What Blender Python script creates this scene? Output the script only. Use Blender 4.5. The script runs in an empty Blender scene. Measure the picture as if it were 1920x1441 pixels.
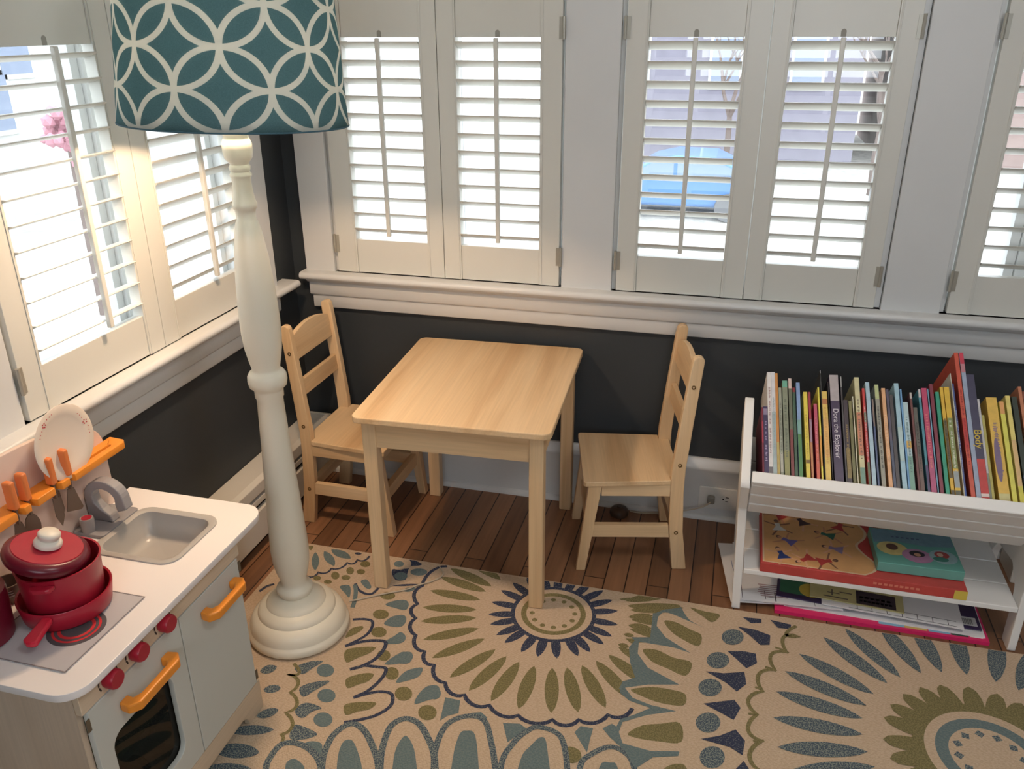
import bpy, bmesh, math, random
import numpy as np
from mathutils import Vector, Matrix
random.seed(7)
S = bpy.context.scene
C = S.collection
PI = math.pi

# ---------------------------------------------------------------- camera, world, light, exposure
CAM = (1.30945, -2.29151, 1.39775); YAW, PITCH, ROLL, FPX = -0.2606, 0.40769, 0.00599, 1579.72
def cam_axes():
    f = np.array([math.sin(YAW)*math.cos(PITCH), math.cos(YAW)*math.cos(PITCH), -math.sin(PITCH)])
    r = np.array([math.cos(YAW), -math.sin(YAW), 0.])
    d = np.cross(f, r)
    return math.cos(ROLL)*r+math.sin(ROLL)*d, -math.sin(ROLL)*r+math.cos(ROLL)*d, f
RX, DN, FW = cam_axes()
cd = bpy.data.cameras.new('camera'); cam = bpy.data.objects.new('camera', cd); C.objects.link(cam)
cd.sensor_fit = 'HORIZONTAL'; cd.sensor_width = 36.0; cd.lens = FPX/1920*36.0; cd.clip_start = .02; cd.clip_end = 200
m = Matrix.Identity(4)
for i in range(3):
    m[i][0] = RX[i]; m[i][1] = -DN[i]; m[i][2] = -FW[i]; m[i][3] = CAM[i]
cam.matrix_world = m
S.camera = cam
S.view_settings.view_transform = 'Standard'; S.view_settings.look = 'None'
S.view_settings.gamma = 1.0; S.view_settings.use_curve_mapping = False
S.view_settings.exposure = 0.06

w = bpy.data.worlds.new('overcast_sky'); S.world = w; w.use_nodes = True
bg = w.node_tree.nodes['Background']; bg.inputs[0].default_value = (0.83, 0.92, 1.0, 1); bg.inputs[1].default_value = 4.3

def area(name, loc, rot, sx, sy, power, col):
    l = bpy.data.lights.new(name, 'AREA'); l.shape = 'RECTANGLE'; l.size = sx; l.size_y = sy; l.energy = power; l.color = col
    o = bpy.data.objects.new(name, l); C.objects.link(o); o.location = loc; o.rotation_euler = rot
    return o
# fill lights added outside unseen openings, behind the camera and to its right
area('fill_front_opening', (1.6, -3.68, 1.5), (PI/2, 0, 0), 1.4, .9, 4.5, (0.97, 0.97, 1.0))
area('fill_right_opening', (3.73, -2.8, 1.5), (PI/2, 0, PI/2), .6, .9, 1, (0.93, 0.96, 1.0))
area('overhead_fill_light', (2.0, -1.7, 2.42), (0, 0, 0), .5, .5, 13, (1.0, 0.95, 0.90))  # added overhead fill without a fixture, brightens upward-facing surfaces

# ---------------------------------------------------------------- pixel -> place (measuring the photograph, 1920x1441)
def pray(px, py):
    v = RX*((px-960)/FPX)+DN*((py-720.5)/FPX)+FW
    return v
def onZ(px, py, z):
    v = pray(px, py); t = (z-CAM[2])/v[2]
    return (CAM[0]+t*v[0], CAM[1]+t*v[1])

# ---------------------------------------------------------------- materials
def lin(c):
    return tuple(((x/255)/12.92 if x/255 <= .04045 else ((x/255+.055)/1.055)**2.4) for x in c)+(1,)
MATS = {}
def mat(name, col, rough=.5, noise=0, nscale=20, bump=0, bscale=200, metal=0, spec=.5, coat=0, stretch=(1, 1, 1), dark=None):
    if name in MATS: return MATS[name]
    M = bpy.data.materials.new(name); M.use_nodes = True; MATS[name] = M
    nt = M.node_tree; b = nt.nodes['Principled BSDF']; N = nt.nodes.new; L = nt.links.new
    c = lin(col); b.inputs['Base Color'].default_value = c; b.inputs['Roughness'].default_value = rough
    b.inputs['Metallic'].default_value = metal; b.inputs['Specular IOR Level'].default_value = spec
    b.inputs['Coat Weight'].default_value = coat
    if noise or dark or bump:
        tc = N('ShaderNodeTexCoord'); mp = N('ShaderNodeMapping'); mp.inputs['Scale'].default_value = stretch
        L(tc.outputs['Object'], mp.inputs[0])
    if noise or dark:
        nz = N('ShaderNodeTexNoise'); nz.inputs['Scale'].default_value = nscale; nz.inputs['Detail'].default_value = 4
        L(mp.outputs[0], nz.inputs[0])
        r = N('ShaderNodeValToRGB'); d = lin(dark) if dark else tuple(x*(1-noise) for x in c[:3])+(1,)
        r.color_ramp.elements[0].position = .35; r.color_ramp.elements[0].color = d
        r.color_ramp.elements[1].position = .65; r.color_ramp.elements[1].color = c
        L(nz.outputs[0], r.inputs[0]); L(r.outputs[0], b.inputs['Base Color'])
    if bump:
        n2 = N('ShaderNodeTexNoise'); n2.inputs['Scale'].default_value = bscale
        L(mp.outputs[0], n2.inputs[0])
        bp = N('ShaderNodeBump'); bp.inputs['Strength'].default_value = bump; bp.inputs['Distance'].default_value = .002
        L(n2.outputs[0], bp.inputs['Height']); L(bp.outputs[0], b.inputs['Normal'])
    return M

TRIM = mat('white_trim_paint', (216, 217, 216), .35, noise=.03, nscale=6, bump=.08, bscale=60)
SHUT = mat('shutter_paint', (216, 215, 207), .32, noise=.02, nscale=8)
NAVYW = mat('dark_slate_wall_paint', (52, 57, 61), .55, noise=.08, nscale=3, bump=.1, bscale=300)
CEIL = mat('ceiling_paint', (236, 234, 228), .8)
METAL = mat('painted_hinge', (176, 172, 160), .35, metal=.4)
BRASS = mat('dull_bolt', (120, 96, 60), .4, metal=.8)
BLACK = mat('black_void', (14, 13, 12), .8)
CREAM = mat('cream_lamp_paint', (236, 228, 208), .35, noise=.03, nscale=5)
SHELFW = mat('white_bookcase_paint', (244, 242, 238), .4, noise=.02, nscale=9)
WHITEP = mat('paper', (236, 235, 236), .7)
SNOW = mat('pale_yard', (196, 192, 184), .9, noise=.3, nscale=6)

def wood(name, light, mid, darkc, axis=1, rough=.42, scale=1.0):
    M = bpy.data.materials.new(name); M.use_nodes = True
    nt = M.node_tree; b = nt.nodes['Principled BSDF']; N = nt.nodes.new; L = nt.links.new
    tc = N('ShaderNodeTexCoord'); mp = N('ShaderNodeMapping')
    sc = [9*scale]*3; sc[axis] = .7*scale; mp.inputs['Scale'].default_value = sc
    L(tc.outputs['Object'], mp.inputs[0])
    nz = N('ShaderNodeTexNoise'); nz.inputs['Scale'].default_value = 1.3; nz.inputs['Detail'].default_value = 3; nz.inputs['Distortion'].default_value = .6
    L(mp.outputs[0], nz.inputs[0])
    r = N('ShaderNodeValToRGB'); e = r.color_ramp.elements
    e[0].position = .3; e[0].color = lin(darkc); e[1].position = .7; e[1].color = lin(light)
    k = e.new(.48); k.color = lin(mid)
    L(nz.outputs[0], r.inputs[0])
    mp2 = N('ShaderNodeMapping'); s2 = [220]*3; s2[axis] = 5; mp2.inputs['Scale'].default_value = s2; L(tc.outputs['Object'], mp2.inputs[0])
    n2 = N('ShaderNodeTexNoise'); n2.inputs['Scale'].default_value = 1; n2.inputs['Detail'].default_value = 2; L(mp2.outputs[0], n2.inputs[0])
    mx = N('ShaderNodeMix'); mx.data_type = 'RGBA'; mx.blend_type = 'MULTIPLY'; mx.inputs[0].default_value = .22
    L(r.outputs[0], mx.inputs[6]); L(n2.outputs[0], mx.inputs[7]); L(mx.outputs[2], b.inputs['Base Color'])
    b.inputs['Roughness'].default_value = rough
    return M
TAN = ((240, 210, 168), (234, 200, 155), (214, 174, 128))
WOODX = wood('pine_grain_x', *TAN, axis=0); WOODY = wood('pine_grain_y', *TAN, axis=1); WOODZ = wood('pine_grain_z', *TAN, axis=2)
BIRCHZ = wood('birch_panel', (226, 206, 182), (218, 197, 172), (206, 184, 158), axis=2, rough=.5, scale=.6)
BIRCHY = wood('birch_rail', (226, 206, 178), (219, 197, 168), (208, 184, 152), axis=1, rough=.5, scale=.6)

def floor_mat():
    M = bpy.data.materials.new('narrow_oak_strip_floor'); M.use_nodes = True
    nt = M.node_tree; b = nt.nodes['Principled BSDF']; N = nt.nodes.new; L = nt.links.new
    tc = N('ShaderNodeTexCoord'); mp = N('ShaderNodeMapping'); mp.inputs['Rotation'].default_value = (0, 0, PI/2); mp.inputs['Location'].default_value = (.13, .021, 0)
    L(tc.outputs['Object'], mp.inputs[0])
    br = N('ShaderNodeTexBrick'); br.offset = .37; br.offset_frequency = 3; br.squash = 1
    br.inputs['Scale'].default_value = 1; br.inputs['Brick Width'].default_value = .83; br.inputs['Row Height'].default_value = .057
    br.inputs['Mortar Size'].default_value = .0016; br.inputs['Mortar Smooth'].default_value = .1; br.inputs['Bias'].default_value = 0
    br.inputs['Color1'].default_value = lin((150, 108, 78)); br.inputs['Color2'].default_value = lin((112, 78, 55)); br.inputs['Mortar'].default_value = lin((34, 20, 14))
    L(mp.outputs[0], br.inputs[0])
    mp2 = N('ShaderNodeMapping'); mp2.inputs['Scale'].default_value = (60, 3, 1); L(tc.outputs['Object'], mp2.inputs[0])
    nz = N('ShaderNodeTexNoise'); nz.inputs['Scale'].default_value = 1; nz.inputs['Detail'].default_value = 5; L(mp2.outputs[0], nz.inputs[0])
    mx = N('ShaderNodeMix'); mx.data_type = 'RGBA'; mx.blend_type = 'OVERLAY'; mx.inputs[0].default_value = .45
    L(br.outputs[0], mx.inputs[6]); L(nz.outputs[0], mx.inputs[7]); L(mx.outputs[2], b.inputs['Base Color'])
    b.inputs['Roughness'].default_value = .38
    bp = N('ShaderNodeBump'); bp.inputs['Strength'].default_value = .4; bp.inputs['Distance'].default_value = .002; bp.invert = True
    L(br.outputs['Fac'], bp.inputs['Height']); L(bp.outputs[0], b.inputs['Normal'])
    return M

def glass_mat():
    M = bpy.data.materials.new('window_glass'); M.use_nodes = True; nt = M.node_tree; nt.nodes.clear(); N = nt.nodes.new; L = nt.links.new
    o = N('ShaderNodeOutputMaterial'); t = N('ShaderNodeBsdfTransparent'); g = N('ShaderNodeBsdfGlossy'); g.inputs['Roughness'].default_value = .02
    x = N('ShaderNodeMixShader'); x.inputs[0].default_value = .05
    L(t.outputs[0], x.inputs[1]); L(g.outputs[0], x.inputs[2]); L(x.outputs[0], o.inputs[0])
    return M
GLASS = glass_mat()
TINT = GLASS.copy(); TINT.name = 'darkening_pane'  # grey tint put into the pane to keep the oven interior dark
TINT.node_tree.nodes['Transparent BSDF'].inputs[0].default_value = (.34, .35, .33, 1)

# ---------------------------------------------------------------- mesh helpers
def box(bm, x0, x1, y0, y1, z0, z1, mtx=None):
    vs = [bm.verts.new((x, y, z)) for x in (x0, x1) for y in (y0, y1) for z in (z0, z1)]
    if mtx is not None:
        for v in vs: v.co = mtx @ v.co
    for f in ((0, 1, 3, 2), (4, 6, 7, 5), (0, 4, 5, 1), (2, 3, 7, 6), (0, 2, 6, 4), (1, 5, 7, 3)):
        bm.faces.new([vs[i] for i in f])
    return vs
def prism(bm, poly, a0, a1, axis='x', mtx=None):
    """poly in the plane across axis: x->(y,z), y->(x,z), z->(x,y)"""
    def P(u, v, a):
        p = {'x': (a, u, v), 'y': (u, a, v), 'z': (u, v, a)}[axis]
        return mtx @ Vector(p) if mtx is not None else p
    A = [bm.verts.new(P(u, v, a0)) for u, v in poly]; B = [bm.verts.new(P(u, v, a1)) for u, v in poly]
    n = len(poly)
    bm.faces.new(A); bm.faces.new(B[::-1])
    for i in range(n):
        bm.faces.new((A[i], B[i], B[(i+1) % n], A[(i+1) % n]))
def lathe(bm, prof, cx=0, cy=0, n=48, mtx=None):
    rings = []
    for r, z in prof:
        ring = []
        for i in range(n):
            a = 2*PI*i/n; p = Vector((cx+r*math.cos(a), cy+r*math.sin(a), z))
            ring.append(bm.verts.new(mtx @ p if mtx is not None else p))
        rings.append(ring)
    for a, b in zip(rings[:-1], rings[1:]):
        for i in range(n):
            bm.faces.new((a[i], a[(i+1) % n], b[(i+1) % n], b[i]))
    if prof[0][0] > 1e-5: bm.faces.new(rings[0][::-1])
    if prof[-1][0] > 1e-5: bm.faces.new(rings[-1])
def tube(bm, pts, r, n=10):
    pts = [Vector(p) for p in pts]; rings = []
    for i, p in enumerate(pts):
        d = (pts[min(i+1, len(pts)-1)]-pts[max(i-1, 0)]).normalized()
        up = Vector((0, 0, 1)) if abs(d.z) < .9 else Vector((1, 0, 0))
        a = d.cross(up).normalized(); b = d.cross(a)
        rr = r[i] if isinstance(r, (list, tuple)) else r
        rings.append([bm.verts.new(p+(a*math.cos(2*PI*k/n)+b*math.sin(2*PI*k/n))*rr) for k in range(n)])
    for A, B in zip(rings[:-1], rings[1:]):
        for k in range(n): bm.faces.new((A[k], A[(k+1) % n], B[(k+1) % n], B[k]))
    bm.faces.new(rings[0][::-1]); bm.faces.new(rings[-1])
def rrect(x0, x1, y0, y1, r, n=6):
    out = []
    for cx, cy, a0 in ((x1-r, y1-r, 0), (x0+r, y1-r, 90), (x0+r, y0+r, 180), (x1-r, y0+r, 270)):
        for i in range(n+1):
            a = math.radians(a0+90*i/n); out.append((cx+r*math.cos(a), cy+r*math.sin(a)))
    return out
def smooth_pts(pts, closed=False, n=6):
    out = []; m_ = len(pts)
    rng = range(m_) if closed else range(m_-1)
    for i in rng:
        g = (lambda k: pts[k % m_]) if closed else (lambda k: pts[max(0, min(m_-1, k))])
        p0, p1, p2, p3 = g(i-1), g(i), g(i+1), g(i+2)
        for k in range(n):
            t = k/n
            out.append(tuple(.5*((2*p1[j])+(-p0[j]+p2[j])*t+(2*p0[j]-5*p1[j]+4*p2[j]-p3[j])*t*t+(-p0[j]+3*p1[j]-3*p2[j]+p3[j])*t**3) for j in range(len(p1))))
    if not closed: out.append(tuple(pts[-1]))
    return out
def bm_holes(outer, holes, a0, a1, axis='z'):
    """flat plate with holes: outlines filled by a 2D curve, then stood up"""
    cu = bpy.data.curves.new('outline', 'CURVE'); cu.dimensions = '2D'; cu.fill_mode = 'BOTH'; cu.extrude = (a1-a0)/2
    for pl in [outer]+holes:
        s = cu.splines.new('POLY'); s.points.add(len(pl)-1); s.use_cyclic_u = True
        for p, q in zip(s.points, pl): p.co = (q[0], q[1], 0, 1)
    o = bpy.data.objects.new('outline', cu); C.objects.link(o)
    me = bpy.data.meshes.new_from_object(o.evaluated_get(bpy.context.evaluated_depsgraph_get()))
    bpy.data.objects.remove(o); bpy.data.curves.remove(cu)
    bm = bmesh.new(); bm.from_mesh(me); bpy.data.meshes.remove(me)
    bmesh.ops.remove_doubles(bm, verts=bm.verts, dist=1e-5)
    mid = (a0+a1)/2
    for v in bm.verts:
        u, v_, a = v.co
        v.co = {'z': (u, v_, a+mid), 'x': (a+mid, u, v_), 'y': (u, a+mid, v_)}[axis]
    return bm
def text_bm(txt, size, ext=.0003):
    cu = bpy.data.curves.new('lettering', 'FONT'); cu.body = txt; cu.size = size; cu.extrude = ext; cu.align_x = 'CENTER'; cu.align_y = 'CENTER'
    o = bpy.data.objects.new('lettering', cu); C.objects.link(o)
    me = bpy.data.meshes.new_from_object(o.evaluated_get(bpy.context.evaluated_depsgraph_get()))
    bpy.data.objects.remove(o); bpy.data.curves.remove(cu)
    bm = bmesh.new(); bm.from_mesh(me); bpy.data.meshes.remove(me)
    return bm
def obj(name, bm, mats, parent=None, bevel=0, seg=2, smooth=False, local=False, label=None):
    if not isinstance(mats, (list, tuple)): mats = [mats]
    bmesh.ops.recalc_face_normals(bm, faces=bm.faces)
    me = bpy.data.meshes.new(name); bm.to_mesh(me); bm.free()
    if parent is not None and not local:
        r = parent; off = Vector((0, 0, 0))
        while r is not None: off += Vector(r.location); r = r.parent
        me.transform(Matrix.Translation(-off))
    for m_ in mats: me.materials.append(m_)
    o = bpy.data.objects.new(name, me); C.objects.link(o)
    if parent is not None: o.parent = parent
    if smooth:
        for p in me.polygons: p.use_smooth = True
    if bevel:
        b = o.modifiers.new('bevel', 'BEVEL'); b.width = bevel; b.segments = seg; b.limit_method = 'ANGLE'; b.angle_limit = .6
    if smooth:
        me.set_sharp_from_angle(angle=math.radians(50))
    if label: o['label'] = label
    return o
def tag(o, label, cat, group=None, kind=None):
    if label: o['label'] = label
    if cat: o['category'] = cat
    if group: o['group'] = group
    if kind: o['kind'] = kind
    return o
def thing(name, label, cat, loc=(0, 0, 0), group=None):
    o = bpy.data.objects.new(name, None); C.objects.link(o); o.location = loc; o.empty_display_size = .05
    return tag(o, label, cat, group)
def struct(name, bm, m_, bevel=0, parent=None, smooth=False):
    o = obj(name, bm, m_, parent, bevel, smooth=smooth)
    if parent is None: o['kind'] = 'structure'
    return o
def bx(*a):
    bm = bmesh.new(); box(bm, *a); return bm
def bxs(*bs):
    bm = bmesh.new()
    for b in bs: box(bm, *b)
    return bm

# ---------------------------------------------------------------- the room
RXW, RYF, RZ = 3.55, -3.5, 2.45          # right wall, wall behind the camera, ceiling
WIN_B = [(.148, .850), (.992, 1.700), (1.841, 2.2125)]      # recesses in the back wall
WIN_L = [(-1.114, -.238)]
ZS, ZT = .700, 2.10                        # sill top (back), head
ZSL = .683                                 # sill top (left wall)
struct('floor', bx(-.12, RXW+.12, RYF-.12, .12, -.1, 0), floor_mat())
struct('ceiling', bx(-.12, RXW+.12, RYF-.12, .12, RZ, RZ+.1), CEIL)
rect = lambda a, b, c, d: [(a, c), (b, c), (b, d), (a, d)]
struct('wall_back', bm_holes(rect(-.12, RXW+.12, 0, RZ), [rect(a, b, ZS-.01, ZT) for a, b in WIN_B], 0, .12, 'y'), NAVYW)
struct('wall_left', bm_holes(rect(RYF-.12, 0, 0, RZ), [rect(a, b, ZSL-.01, ZT) for a, b in WIN_L], -.12, 0, 'x'), NAVYW)
struct('wall_front', bm_holes(rect(-.12, RXW+.12, 0, RZ), [rect(.9, 2.3, 1.05, 1.95)], RYF-.12, RYF, 'y'), NAVYW)  # unseen opening added to let fill light in
struct('wall_right', bm_holes(rect(RYF, 0, 0, RZ), [rect(-3.1, -2.5, 1.05, 1.95)], RXW, RXW+.12, 'x'), NAVYW)  # opening out of view, added for the fill from the right

# white casing boards round the windows
CX0 = .053
struct('trim_1', bm_holes(rect(CX0, RXW, ZS-.012, RZ), [rect(a, b, ZS, ZT) for a, b in WIN_B], -.020, -.0005, 'y'), TRIM, bevel=.0015)
struct('trim_2', bm_holes(rect(-1.36, -.143, ZSL-.012, RZ), [rect(a, b, ZSL, ZT) for a, b in WIN_L], .0005, .020, 'x'), TRIM, bevel=.0015)
jb = bmesh.new()
for a, b in ((.148, .1605), (.8455, .850), (.992, 1.0035), (1.6845, 1.700), (1.841, 1.8545), (2.2015, 2.2125)): box(jb, a+.0002, b-.0012, -.004, .029, ZS+.0005, ZT-.0005)
struct('trim_5', jb, TRIM)
jb = bmesh.new()
for a, b in ((-1.114, -1.1055), (-.2475, -.238)): box(jb, -.029, .004, a+.0002, b-.0012, ZSL+.0005, ZT-.0005)
struct('trim_6', jb, TRIM)
def sill_bm(axis, a0, a1, zt, ends=.012):
    """stool with a rounded nose, cove, apron in two steps"""
    bm = bmesh.new()
    nose = [(.0005, zt-.022), (.0005, zt)]+[(.050+.011*math.sin(t), zt-.011+.011*math.cos(t)) for t in np.linspace(0, PI, 9)]
    cove = [(.0005, zt-.034), (.0005, zt-.022), (.044, zt-.022), (.040, zt-.028), (.034, zt-.034)]
    ap1 = [(.0005, zt-.078), (.0005, zt-.034), (.030, zt-.034), (.030, zt-.072), (.024, zt-.078)]
    ap2 = [(.0005, zt-.118), (.0005, zt-.078), (.020, zt-.078), (.020, zt-.116), (.018, zt-.118)]
    for k, pl in enumerate((nose, cove, ap1, ap2)):
        e = (ends if k == 0 else 0)-.004*max(0, k-1)
        if axis == 'x': prism(bm, [(-u, v) for u, v in pl], a0-e, a1, 'x')
        else: prism(bm, pl, a0, a1+e, 'y')
    return bm
struct('trim_3', sill_bm('x', CX0+.006, RXW-.001, ZS), TRIM, smooth=True)
struct('trim_4', sill_bm('y', -1.55, -.150, ZSL, .07), TRIM, smooth=True)

# baseboard of the back wall: flat board, moulded cap, shoe
bm = bmesh.new()
prism(bm, [(-.0005, 0), (-.016, 0), (-.016, .158), (-.022, .166), (-.022, .176), (-.010, .192), (-.008, .200), (-.0005, .200)], .088, RXW, 'x')
prism(bm, [(-.016, 0), (-.028, 0), (-.027, .008), (-.022, .014), (-.016, .016)], .088, RXW, 'x')
struct('baseboard_back', bm, TRIM, smooth=True)
struct('baseboard_right', bx(RXW-.018, RXW-.0005, RYF, -.03, 0, .19), TRIM)
struct('baseboard_front', bx(0, RXW-.02, RYF+.0005, RYF+.018, 0, .19), TRIM)

# sashes behind the shutters, with their glass
def window(n, axis, a0, a1, z0, z1, split=True):
    """a sash window set in the depth of the wall; axis 'y' = back wall, 'x' = left wall"""
    R = lambda u0, u1, d0, d1, w0, w1: (u0, u1, d0, d1, w0, w1) if axis == 'y' else (-d1, -d0, u0, u1, w0, w1)
    t = .022; zm = (z0+z1)/2+.05
    fr = bxs(R(a0, a0+t, .03, .115, z0, z1), R(a1-t, a1, .03, .115, z0, z1), R(a0+t, a1-t, .03, .115, z0, z0+.03), R(a0+t, a1-t, .03, .115, z1-.04, z1))
    o = obj('window_%d' % n, fr, TRIM, bevel=.002); o['kind'] = 'structure'
    mids = [(a0+t+.001, (a0+a1)/2-.016), ((a0+a1)/2+.016, a1-t-.001)] if split else [(a0+t+.001, a1-t-.001)]
    if split: obj('mullion', bxs(R((a0+a1)/2-.015, (a0+a1)/2+.015, .05, .10, z0+.031, z1-.041)), TRIM, o)
    for u0, u1 in mids:
        s = bxs(R(u0, u0+.022, .06, .095, z0+.031, z1-.041), R(u1-.022, u1, .06, .095, z0+.031, z1-.041), R(u0+.022, u1-.022, .06, .095, z0+.031, z0+.07),
                R(u0+.022, u1-.022, .06, .095, z1-.08, z1-.041), R(u0+.022, u1-.022, .06, .095, zm-.018, zm+.018))
        so = obj('sash', s, TRIM, o)
        obj('pane', bxs(R(u0+.022, u1-.022, .076, .079, z0+.07, zm-.018), R(u0+.022, u1-.022, .076, .079, zm+.018, z1-.08)), GLASS, so)
k = 1
for a, b in WIN_B: window(k, 'y', a+.0005, b-.0005, ZS, ZT-.001, True); k += 1
for a, b in WIN_L: window(k, 'x', a+.0005, b-.0005, ZSL, ZT-.001, True); k += 1

# ---------------------------------------------------------------- plantation shutters
def shutter(axis, a0, a1, o0, o1, zbot, zo0, zo1, tilt, hinge, label, rod=True, ur=None):
    """one hinged panel. a0..a1 panel, o0..o1 louvre opening, hinge = side with hinges; built in local (u, d, z)
    with u along the wall and d towards the room, then stood in the wall"""
    ztop = ZT-.004
    if axis == 'y': F = Matrix(((1, 0, 0, 0), (0, -1, 0, 0), (0, 0, 1, 0), (0, 0, 0, 1)))
    else: F = Matrix(((0, 1, 0, 0), (1, 0, 0, 0), (0, 0, 1, 0), (0, 0, 0, 1)))
    def B(bm, u0, u1, d0, d1, z0, z1): box(bm, u0, u1, d0, d1, z0, z1, F)
    um = (o0+o1)/2 if ur is None else ur
    loc = F @ Vector((um, .008, zbot))
    root = thing('shutter_panel', label, 'window shutter', loc, 'louvred shutters of the sunroom windows')
    D0, D1 = -.006, .022
    for u0, u1 in ((a0, o0), (o1, a1)):
        bm = bmesh.new(); B(bm, u0, u1, D0, D1, zbot, ztop)
        # bead along the inner edge
        e = o0 if u1 == o0 else o1; s = -1 if u1 == o0 else 1
        B(bm, min(e+s*.004, e+s*.008), max(e+s*.004, e+s*.008), D1, D1+.0018, zbot, ztop)
        obj('stile', bm, SHUT, root, bevel=.0015)
    zm1 = zo1+.115
    for z0, z1, nm in ((zbot, zo0, 'bottom_rail'), (zo1, zm1, 'middle_rail'), (ztop-.07, ztop, 'top_rail')):
        bm = bmesh.new(); B(bm, o0+.0003, o1-.0003, D0+.001, D1-.0035, z0, z1)
        if nm != 'top_rail' and rod:
            pass
        r = obj(nm, bm, SHUT, root, bevel=.001)
        if nm == 'middle_rail' and rod:   # mouse hole above the tilt rod, its shade a flat grey patch
            b2 = bmesh.new(); pl = [(um-.006, zo1), (um+.006, zo1), (um+.006, zo1+.012)]+[(um+.006*math.cos(t), zo1+.012+.006*math.sin(t)) for t in np.linspace(.3, PI-.3, 5)]+[(um-.006, zo1+.012)]
            prism(b2, pl, D1-.0036, D1-.0028, 'y', F)
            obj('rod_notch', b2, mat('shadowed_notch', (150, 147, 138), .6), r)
    def slats(z0, z1, n):
        bm = bmesh.new(); pitch = (z1-z0)/n; w2, t2 = .0235, .0035
        for i in range(n):
            zc = z1-pitch*(i+.42); ca, sa = math.cos(tilt), math.sin(tilt); pr = []
            for t in np.linspace(0, 2*PI, 14, endpoint=False):
                d = w2*math.cos(t); h = t2*math.sin(t)*(1 if abs(math.cos(t)) < .95 else .7)
                pr.append((.008+d*ca-h*sa, zc+d*sa+h*ca))
            prism(bm, pr, o0+.0006, o1-.0006, 'x', F)
        return bm
    obj('louvers', slats(zo0, zo1, 12), SHUT, root, smooth=True)
    obj('louvers', slats(zm1, ztop-.07, 11), SHUT, root, smooth=True)
    if rod:
        bm = bmesh.new(); B(bm, um-.006, um+.006, .008+.0235*math.cos(tilt)+.001, .008+.0235*math.cos(tilt)+.012, zo0+.018, zo1-.001)
        obj('tilt_rod', bm, SHUT, root, bevel=.002)
        bm = bmesh.new(); B(bm, um-.006, um+.006, .008+.0235*math.cos(tilt)+.001, .008+.0235*math.cos(tilt)+.012, zm1+.018, ztop-.08)
        obj('tilt_rod', bm, SHUT, root, bevel=.002)
    if hinge:
        u = a0 if hinge < 0 else a1
        for zc in (zbot+.085, 1.38):
            bm = bmesh.new(); B(bm, min(u, u-hinge*.009), max(u, u-hinge*.009), D1, D1+.002, zc-.026, zc+.026)
            tube(bm, [F @ Vector((u+hinge*.004, D1+.003, zc-.027)), F @ Vector((u+hinge*.004, D1+.003, zc+.027))], .0042, 10)
            obj('hinge', bm, METAL, root)
    return root
T = math.radians
BK = dict(zbot=ZS+.003, zo0=.803, zo1=1.358)
shutter('y', .163, .5015, .228, .452, tilt=T(24), hinge=-1, label='back wall shutter panel nearest the dark corner, partly behind the lampshade', **BK)
shutter('y', .5035, .843, .555, .785, tilt=T(24), hinge=1, label='back wall shutter panel above the middle of the table, second from the corner', **BK)
shutter('y', 1.006, 1.350, 1.061, 1.291, tilt=T(27), hinge=-1, label='back wall shutter panel above the right chair, blue car seen through it', **BK)
shutter('y', 1.352, 1.682, 1.400, 1.631, tilt=T(27), hinge=1, label='back wall shutter panel above the left end of the book rack', **BK)
shutter('y', 1.857, 2.199, 1.911, 2.145, tilt=T(24), hinge=-1, label='back wall shutter panel at the right edge, cut off by the picture', **BK)
LK = dict(zbot=ZSL+.003, zo0=.780, zo1=1.359)
shutter('x', -1.103, -.678, -1.045, -.734, tilt=T(13), hinge=-1, ur=-.859, label='left wall shutter panel with nearly flat louvres, nearest the toy kitchen', **LK)
shutter('x', -.676, -.250, -.616, -.306, tilt=T(33), hinge=1, ur=-.450, label='left wall shutter panel behind the lamp pole, with steeper louvres', **LK)

# ---------------------------------------------------------------- baseboard heater along the left wall
HW = mat('heater_enamel', (214, 209, 198), .4)
ht = thing('baseboard_heater', 'long white metal baseboard heater along the left wall with dark slots', 'heater', (.045, -.9, 0))
h0, h1 = -2.3, -.03
obj('core', bxs((.001, .070, h0, h1, .012, .195)), BLACK, ht)  # solid black filling stands in for the shade behind the slots
bm = bmesh.new(); prism(bm, [(.001, .197), (.001, .213), (.071, .213), (.086, .205), (.086, .172), (.072, .172), (.072, .197)], h0, h1, 'y')
obj('hood', bm, HW, ht, bevel=.002)
obj('damper', bxs((.071, .084, h0, h1, .142, .160)), HW, ht, bevel=.002)
obj('front_panel', bxs((.071, .088, h0, h1, .035, .126)), HW, ht, bevel=.002)
obj('end_cap', bxs((.001, .089, h1, h1+.012, .0, .214)), HW, ht, bevel=.002)
rc = thing('radiator_cover', 'low white metal heater cover on the floor at the right edge beside the book rack', 'heater', (2.5, -.1, 0))
obj('casing', bxs((2.12, 3.2, -.14, -.03, .0, .125)), HW, rc, bevel=.003)
obj('lid', bxs((2.11, 3.21, -.148, -.03, .128, .24)), HW, rc, bevel=.003)

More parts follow.
